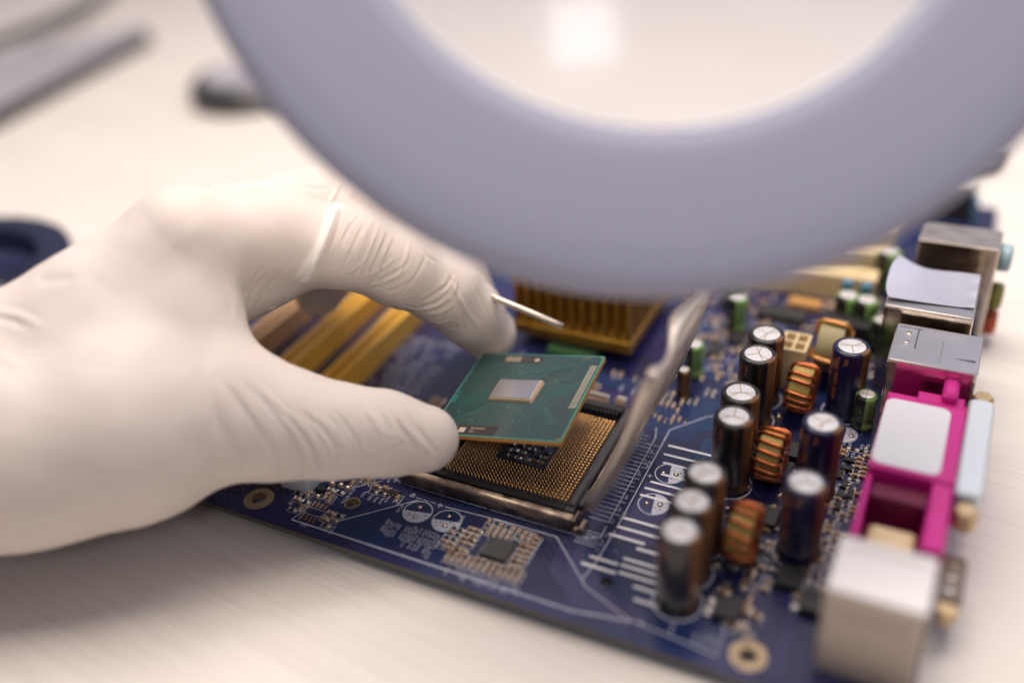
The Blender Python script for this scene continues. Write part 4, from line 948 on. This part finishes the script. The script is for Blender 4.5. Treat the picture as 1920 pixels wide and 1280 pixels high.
# creases of the glove: (pixel track on the visible side, height mm (+ fold, - groove), width mm)
CR = [
 ([(634, 384), (628, 398), (617, 428), (603, 460), (587, 492), (572, 526)], 1.5, 1.1), ([(628, 386), (622, 400), (611, 430), (596, 460), (578, 490), (562, 516)], .8, 1.6), ([(644, 388), (640, 402), (629, 434), (615, 466), (600, 500), (590, 524)], -1.1, .75),
 ([(676, 402), (660, 420), (645, 445), (628, 480)], -.35, .6), ([(700, 410), (684, 440), (668, 480), (655, 520)], .28, .8), ([(726, 436), (714, 466), (698, 500), (690, 522)], -.55, .6), ([(735, 442), (720, 475), (708, 505), (700, 535)], .5, .7),
 ([(768, 450), (762, 480), (752, 505), (738, 530)], .35, .8), ([(700, 545), (720, 520), (745, 510), (765, 492)], -.4, .8), ([(850, 510), (838, 535), (815, 552), (790, 566), (770, 590)], -.6, .8),
 ([(848, 527), (862, 560), (880, 590), (900, 615)], .45, .9), ([(770, 598), (800, 590), (830, 585), (850, 570)], .4, .9), ([(800, 612), (830, 615), (860, 612)], -.45, .8), ([(845, 555), (815, 575), (790, 580)], .5, .9),
 ([(605, 505), (625, 500), (650, 485), (665, 475)], -.2, .5), ([(640, 515), (665, 505), (690, 480)], .25, .7), ([(880, 520), (900, 560), (915, 590), (920, 615)], -.3, .8),
 ([(655, 398), (648, 425), (636, 460), (622, 500)], .3, .6), ([(690, 404), (672, 440), (655, 475), (640, 510)], -.45, .6), ([(711, 420), (700, 450), (685, 485), (674, 515)], .35, .6), ([(680, 520), (700, 512), (722, 500), (742, 482)], .35, .7),
 ([(690, 535), (712, 532), (735, 522), (756, 506)], .4, .7), ([(725, 548), (748, 540), (770, 525)], -.35, .7), ([(782, 460), (800, 480), (822, 495)], -.25, .8), ([(800, 470), (790, 500), (770, 530), (752, 548)], -.3, .8),
 ([(846, 512), (856, 530), (850, 552)], .6, .8), ([(760, 572), (782, 578), (808, 572), (832, 560)], -.5, .7), ([(790, 602), (815, 606), (845, 600)], .4, .7), ([(860, 575), (868, 600), (872, 625)], -.3, .8), ([(900, 540), (925, 575), (940, 610)], .25, .9),
 # web between thumb and finger
 ([(443, 470), (446, 520), (444, 560), (443, 600)], .35, .9), ([(418, 470), (425, 520), (430, 560), (438, 596)], -.3, 1.0), ([(500, 495), (478, 520), (462, 550), (452, 590)], -.45, .8), ([(520, 500), (498, 528), (478, 556), (458, 596)], .4, .8),
 ([(548, 485), (520, 520), (490, 560), (466, 600)], -.35, .8), ([(520, 575), (500, 582), (480, 600)], .4, .8),
 # thumb folds
 ([(420, 715), (455, 765), (490, 815), (520, 860), (530, 890)], -.55, 1.0), ([(438, 712), (475, 765), (512, 815), (540, 860), (552, 888)], .5, 1.1), ([(465, 720), (505, 765), (540, 810), (566, 855), (575, 885)], -.7, .9),
 ([(480, 715), (525, 765), (556, 808), (582, 850), (590, 884)], .6, 1.0), ([(500, 745), (545, 790), (575, 830), (600, 868), (606, 888)], -.8, .8), ([(540, 770), (580, 810), (606, 850), (618, 885)], .5, .9),
 ([(560, 765), (600, 800), (632, 840), (640, 880)], -.6, .8), ([(600, 780), (632, 810), (655, 845), (660, 880)], .35, .9), ([(640, 790), (662, 820), (684, 860)], -.4, .8),
 ([(404, 720), (432, 780), (462, 835), (490, 890)], .35, 1.3), ([(398, 760), (420, 810), (450, 860), (462, 900)], -.4, 1.2), ([(395, 800), (412, 850), (432, 900)], .35, 1.3), ([(385, 850), (400, 890), (420, 920)], -.3, 1.3),
 ([(742, 775), (760, 800), (785, 825), (820, 862), (835, 880)], .55, .9), ([(700, 750), (716, 780), (730, 800)], -.3, .8), ([(700, 870), (730, 845), (755, 832), (780, 840)], -.3, 1.0), ([(690, 770), (710, 800), (718, 825)], .3, 1.0),
 ([(520, 800), (548, 835), (566, 868), (572, 886)], -.35, .7), ([(585, 790), (612, 825), (630, 860), (634, 884)], .4, .7), ([(455, 735), (492, 790), (524, 842), (535, 880)], -.3, .8), ([(620, 765), (650, 795), (672, 826), (680, 862)], -.3, .7),
 ([(730, 770), (752, 806), (775, 838), (800, 870)], -.4, .8), ([(752, 765), (780, 800), (815, 842), (840, 868)], -.3, .8), ([(672, 745), (690, 772), (700, 790)], .25, .8), ([(775, 755), (790, 790), (800, 812)], .2, .8), ([(668, 838), (692, 848), (722, 850)], .25, .8),
 ([(700, 800), (730, 815), (760, 812)], .2, .8), ([(430, 640), (450, 690), (480, 730)], .2, 1.2), ([(405, 660), (420, 720), (450, 790)], -.2, 1.2),
 # back of the hand, wrist
 ([(-20, 582), (0, 585), (30, 590), (55, 600), (80, 615)], .4, 1.24), ([(-20, 590), (0, 596), (25, 602), (45, 612)], -.4, 1.2), ([(-20, 662), (0, 668), (20, 676), (40, 686)], .25, 1.24), ([(70, 525), (100, 524), (140, 520)], -.3, 1.4), ([(0, 700), (60, 690), (120, 700)], -.15, 3),
 ([(330, 350), (300, 400), (250, 460), (190, 530)], .5, 6), ([(360, 440), (420, 520), (430, 600)], -.5, 7),
 # middle finger
 ([(640, 340), (632, 355), (622, 375), (612, 390)], .6, .9), ([(668, 350), (660, 365), (650, 380)], .5, .9), ([(530, 335), (528, 345)], .6, 1.0), ([(560, 348), (590, 355), (620, 352)], -.3, 1.2),
]
for tr, hgt, wd in CR:
    P = [ray(*p) for p in tr]; P = [p for p in P if p is not None]
    if len(P) < 2: continue
    # smooth the track
    Pd = []
    for a, b in zip(P[:-1], P[1:]):
        if np.linalg.norm(b-a) > 25: continue
        Pd.append((a, b))
    L_ = len(Pd); bb0 = np.min(P, 0)-wd*4; bb1 = np.max(P, 0)+wd*4
    sel = np.where(((V1 > bb0) & (V1 < bb1)).all(1))[0]
    if not len(sel) or not L_: continue
    Q_ = V1[sel]; best = np.full(len(sel), 1e9, np.float32); tt = np.zeros(len(sel), np.float32)
    for i, (a, b) in enumerate(Pd):
        ab = b-a; l2 = ab@ab+1e-9; t_ = np.clip(((Q_-a)@ab)/l2, 0, 1); d = np.linalg.norm(Q_-(a+t_[:, None]*ab), axis=1); u_ = d < best; best[u_] = d[u_]; tt[u_] = (i+t_[u_])/L_
    fade = np.clip(np.minimum(tt, 1-tt)*5, .0, 1)**.7
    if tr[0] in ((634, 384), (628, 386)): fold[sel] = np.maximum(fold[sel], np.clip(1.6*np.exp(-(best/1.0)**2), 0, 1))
    if wd < 1.25: wd *= .55; best = np.maximum(best-.05, 0); prof_ = np.exp(-(best/wd)**2)-.35*np.exp(-((best-2.3*wd)/(1.2*wd))**2); disp[sel] += (hgt*.58*prof_*fade).astype(np.float32); continue
    disp[sel] += (hgt*np.exp(-(best/wd)**2)*fade).astype(np.float32)
# faint loose ripples of the latex all over
rr = np.random.RandomState(3)
for _ in range(10):
    kdir = rr.normal(size=3); kdir /= np.linalg.norm(kdir); wl = rr.uniform(5, 16); disp += (.022*wl/10*np.sin(V1@kdir*2*math.pi/wl+rr.uniform(0, 6)+1.5*np.sin(V1@rr.normal(size=3)*.06))).astype(np.float32)
V2 = V1+NG*disp[:, None]
me2.vertices.foreach_set('co', (V2*K).astype(np.float32).ravel()); me2.polygons.foreach_set('use_smooth', [True]*len(me2.polygons)); me2.update()
me2.name = 'glove'
MT['glove'] = mat('latex', (0.71, 0.64, 0.605), 0.55, sss=.2, spec=.32, bump=(1500, .45, .14), noise=(60, (.67, .60, .56), .35, .65))
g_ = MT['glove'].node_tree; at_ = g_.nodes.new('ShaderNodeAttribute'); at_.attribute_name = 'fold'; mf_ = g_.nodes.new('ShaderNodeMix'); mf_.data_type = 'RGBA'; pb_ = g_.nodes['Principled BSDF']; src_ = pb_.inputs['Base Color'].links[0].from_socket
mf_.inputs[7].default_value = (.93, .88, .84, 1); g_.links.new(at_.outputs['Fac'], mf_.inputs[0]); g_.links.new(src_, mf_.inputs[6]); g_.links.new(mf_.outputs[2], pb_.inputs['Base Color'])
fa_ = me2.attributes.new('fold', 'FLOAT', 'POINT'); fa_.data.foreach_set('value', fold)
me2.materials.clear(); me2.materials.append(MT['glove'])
wr0 = px2w(-150, 795, 236)
person = empty('person', tuple(wr0)); tag(person, 'left hand in a white latex glove pinching the green processor over the socket', 'gloved hand')
go = D.objects.new('glove', me2); S.collection.objects.link(go); go.parent = person; go.location = Vector(tuple(-wr0))*K
slv = MB('sleeve'); MT['sleeve'] = mat('dark_sleeve', (0.03, 0.03, 0.04), 0.9)
a, b = px2w(-330, 850, 236), px2w(-1600, 1010, 236); slv.tube([tuple(a-wr0), tuple(a*.97+b*.03-wr0), tuple(a*.7+b*.3-wr0), tuple(b-wr0)], [31, 36, 42, 50], 28, 'sleeve'); slv.build('sleeve', person)

# ================================================================ ring magnifier between camera and board
mg = D.objects.new('magnifier_lamp', None); S.collection.objects.link(mg)
mc = px2w(1240, -390, 177.0)
Mm = Matrix((Vector(cr), Vector(cu), Vector(-cf))).transposed().to_4x4(); Mm.translation = Vector(mc)*K; mg.matrix_world = Mm
tag(mg, 'blurred pale grey ring magnifier lamp hanging over the board', 'magnifier lamp')
MT['housing'] = mat('lamp_plastic', (0.365, 0.375, 0.49), 0.75, bump=(60, .1, .2)); MT['rim'] = mat('lens_rim', (0.52, 0.54, 0.64), 0.35)
h_ = MB('housing'); h_.lathe([(61.5, -12), (61.5, -1.0), (62.3, -.4), (64.5, 0), (67, .1), (72, .15), (80, .1), (88, -.1), (90.6, -.9), (91.6, -3), (91.2, -15), (88, -17), (70, -17), (61.5, -12)], (0, 0, 0), 128, 'housing'); h_.build('housing', mg)
h_ = MB('rim'); h_.lathe([(60.2, -6), (60.2, -1.6), (60.8, -1.1), (61.4, -1.0), (61.4, -9), (60.2, -6)], (0, 0, 0), 128, 'rim'); h_.build('lens_rim', mg)
gm = D.materials.new('lens_glass'); gm.use_nodes = True; t = gm.node_tree; t.nodes.clear(); N = t.nodes.new
out = N('ShaderNodeOutputMaterial'); mx = N('ShaderNodeMixShader'); tr_ = N('ShaderNodeBsdfTransparent'); gs = N('ShaderNodeBsdfGlossy'); fr_ = N('ShaderNodeFresnel'); fr_.inputs[0].default_value = 1.5; gs.inputs['Roughness'].default_value = .13
t.links.new(fr_.outputs[0], mx.inputs[0]); t.links.new(tr_.outputs[0], mx.inputs[1]); t.links.new(gs.outputs[0], mx.inputs[2]); df = N('ShaderNodeBsdfDiffuse'); df.inputs[0].default_value = (.80, .84, .92, 1); m2 = N('ShaderNodeMixShader'); m2.inputs[0].default_value = .13; t.links.new(mx.outputs[0], m2.inputs[1]); t.links.new(df.outputs[0], m2.inputs[2]); t.links.new(m2.outputs[0], out.inputs[0]); MT['lens'] = gm  # pale diffuse share paints a milky glare haze over the glass
ln = MB('lens'); Rl = 61.5; sag = 5.0; pr_ = [(Rl*k/14+.001, -3+sag*(1-(k/14)**2)) for k in range(15)]; ln.lathe(pr_, (0, 0, 0), 96, 'lens')
ln.lathe([(a, -3-(b+3)) for a, b in reversed(pr_)], (0, 0, 0), 96, 'lens'); ln.build('lens', mg)
MT['led'] = mat('led_diffuser', (.9, .9, .9), .5, emis=((1.0, .84, .68), 3.8))
ld = MB('led'); ld.lathe([(71, -17.05), (71, -18.2), (87, -18.2), (87, -17.05)], (0, 0, 0), 96, 'led'); ld.build('led_diffuser', mg)
am = MB('housing'); am.tube([(0, 88, -8), (0, 120, -8), (0, 150, 10), (0, 420, 180)], [9, 9, 8, 8], 16, 'housing'); am.build('arm', mg)

# ================================================================ loose things on the table
MT['darkmetal'] = mat('dark_steel', (0.10, 0.10, 0.105), 0.35, .8); MT['greymetal'] = mat('grey_steel', (0.40, 0.385, 0.43), 0.5, .1)
MT['tape'] = mat('navy_tape', (0.007, 0.012, 0.040), 0.4, coat=.1); MT['tapein'] = mat('tape_core', (0.035, 0.045, 0.12), 0.6)
sl = MB('greymetal'); sl.prism([(-409, 158), (-437, 312), (-450, 318), (-508, 242), (-640, 50), (-560, -50)], -4.15, 5, 'darkmetal', 0)
sl.prism([(-412, 161), (-438.5, 308), (-449, 314), (-505, 241), (-636, 50), (-562, -44)], 5, 6, 'greymetal', .4)
tag(sl.build('tablet'), 'flat dark grey slab lying at the far left edge, its corner pointing right', 'tablet')
wi = MB('darkmetal'); wi.tube([(-440, 90, 12), (-480, 190, 12), (-512, 246, 10), (-526, 300, 6), (-535, 335, 4), (-556, 375, 1), (-590, 430, 0), (-640, 520, 0)], 4.2, 12, 'darkmetal')
tag(wi.build('tweezers'), 'curved dark metal tool lying across the grey slab in the far corner', 'tool')
di = MB('darkmetal'); di.lathe([(29, -4.15), (33, 0), (33, 5), (30, 8.5), (24, 9.5)], (-300, 246, 0), 40, 'darkmetal'); di.lathe([(24, 9.5), (22, 7.5), (.01, 7)], (-300, 246, 0), 40, 'greymetal')
tag(di.build('metal_dish'), 'small round dark dish with a grey inside, left of the magnifier', 'dish')
tp = MB('tape'); tp.lathe([(31, -4.15), (42, -4.15), (43, -3.5), (43, 18.5), (42, 19.2), (32, 19.2), (31, 18.5), (31, -4.15)], (-245, 12, 0), 56, 'tape')
tr = tp.build('tape_roll'); tag(tr, 'navy blue tape roll lying behind the gloved wrist', 'tape roll')
to = MB('tapein').lathe([(30.9, -4), (30.9, 10.2), (28.5, 10.2), (28.5, -4)], (-245, 12, 0), 48, 'tapein'); to.build('core', tr)
cl = MB('darkmetal'); cl.box(66, 85, 253, 262, -4.15, 3, 'darkmetal', 1.5, 3); cl.box(78, 86, 262, 272, -4.15, 1, 'darkmetal', 1, 2)
tag(cl.build('metal_clip'), 'small dark clip lying on the table beyond the far right end of the board', 'clip')
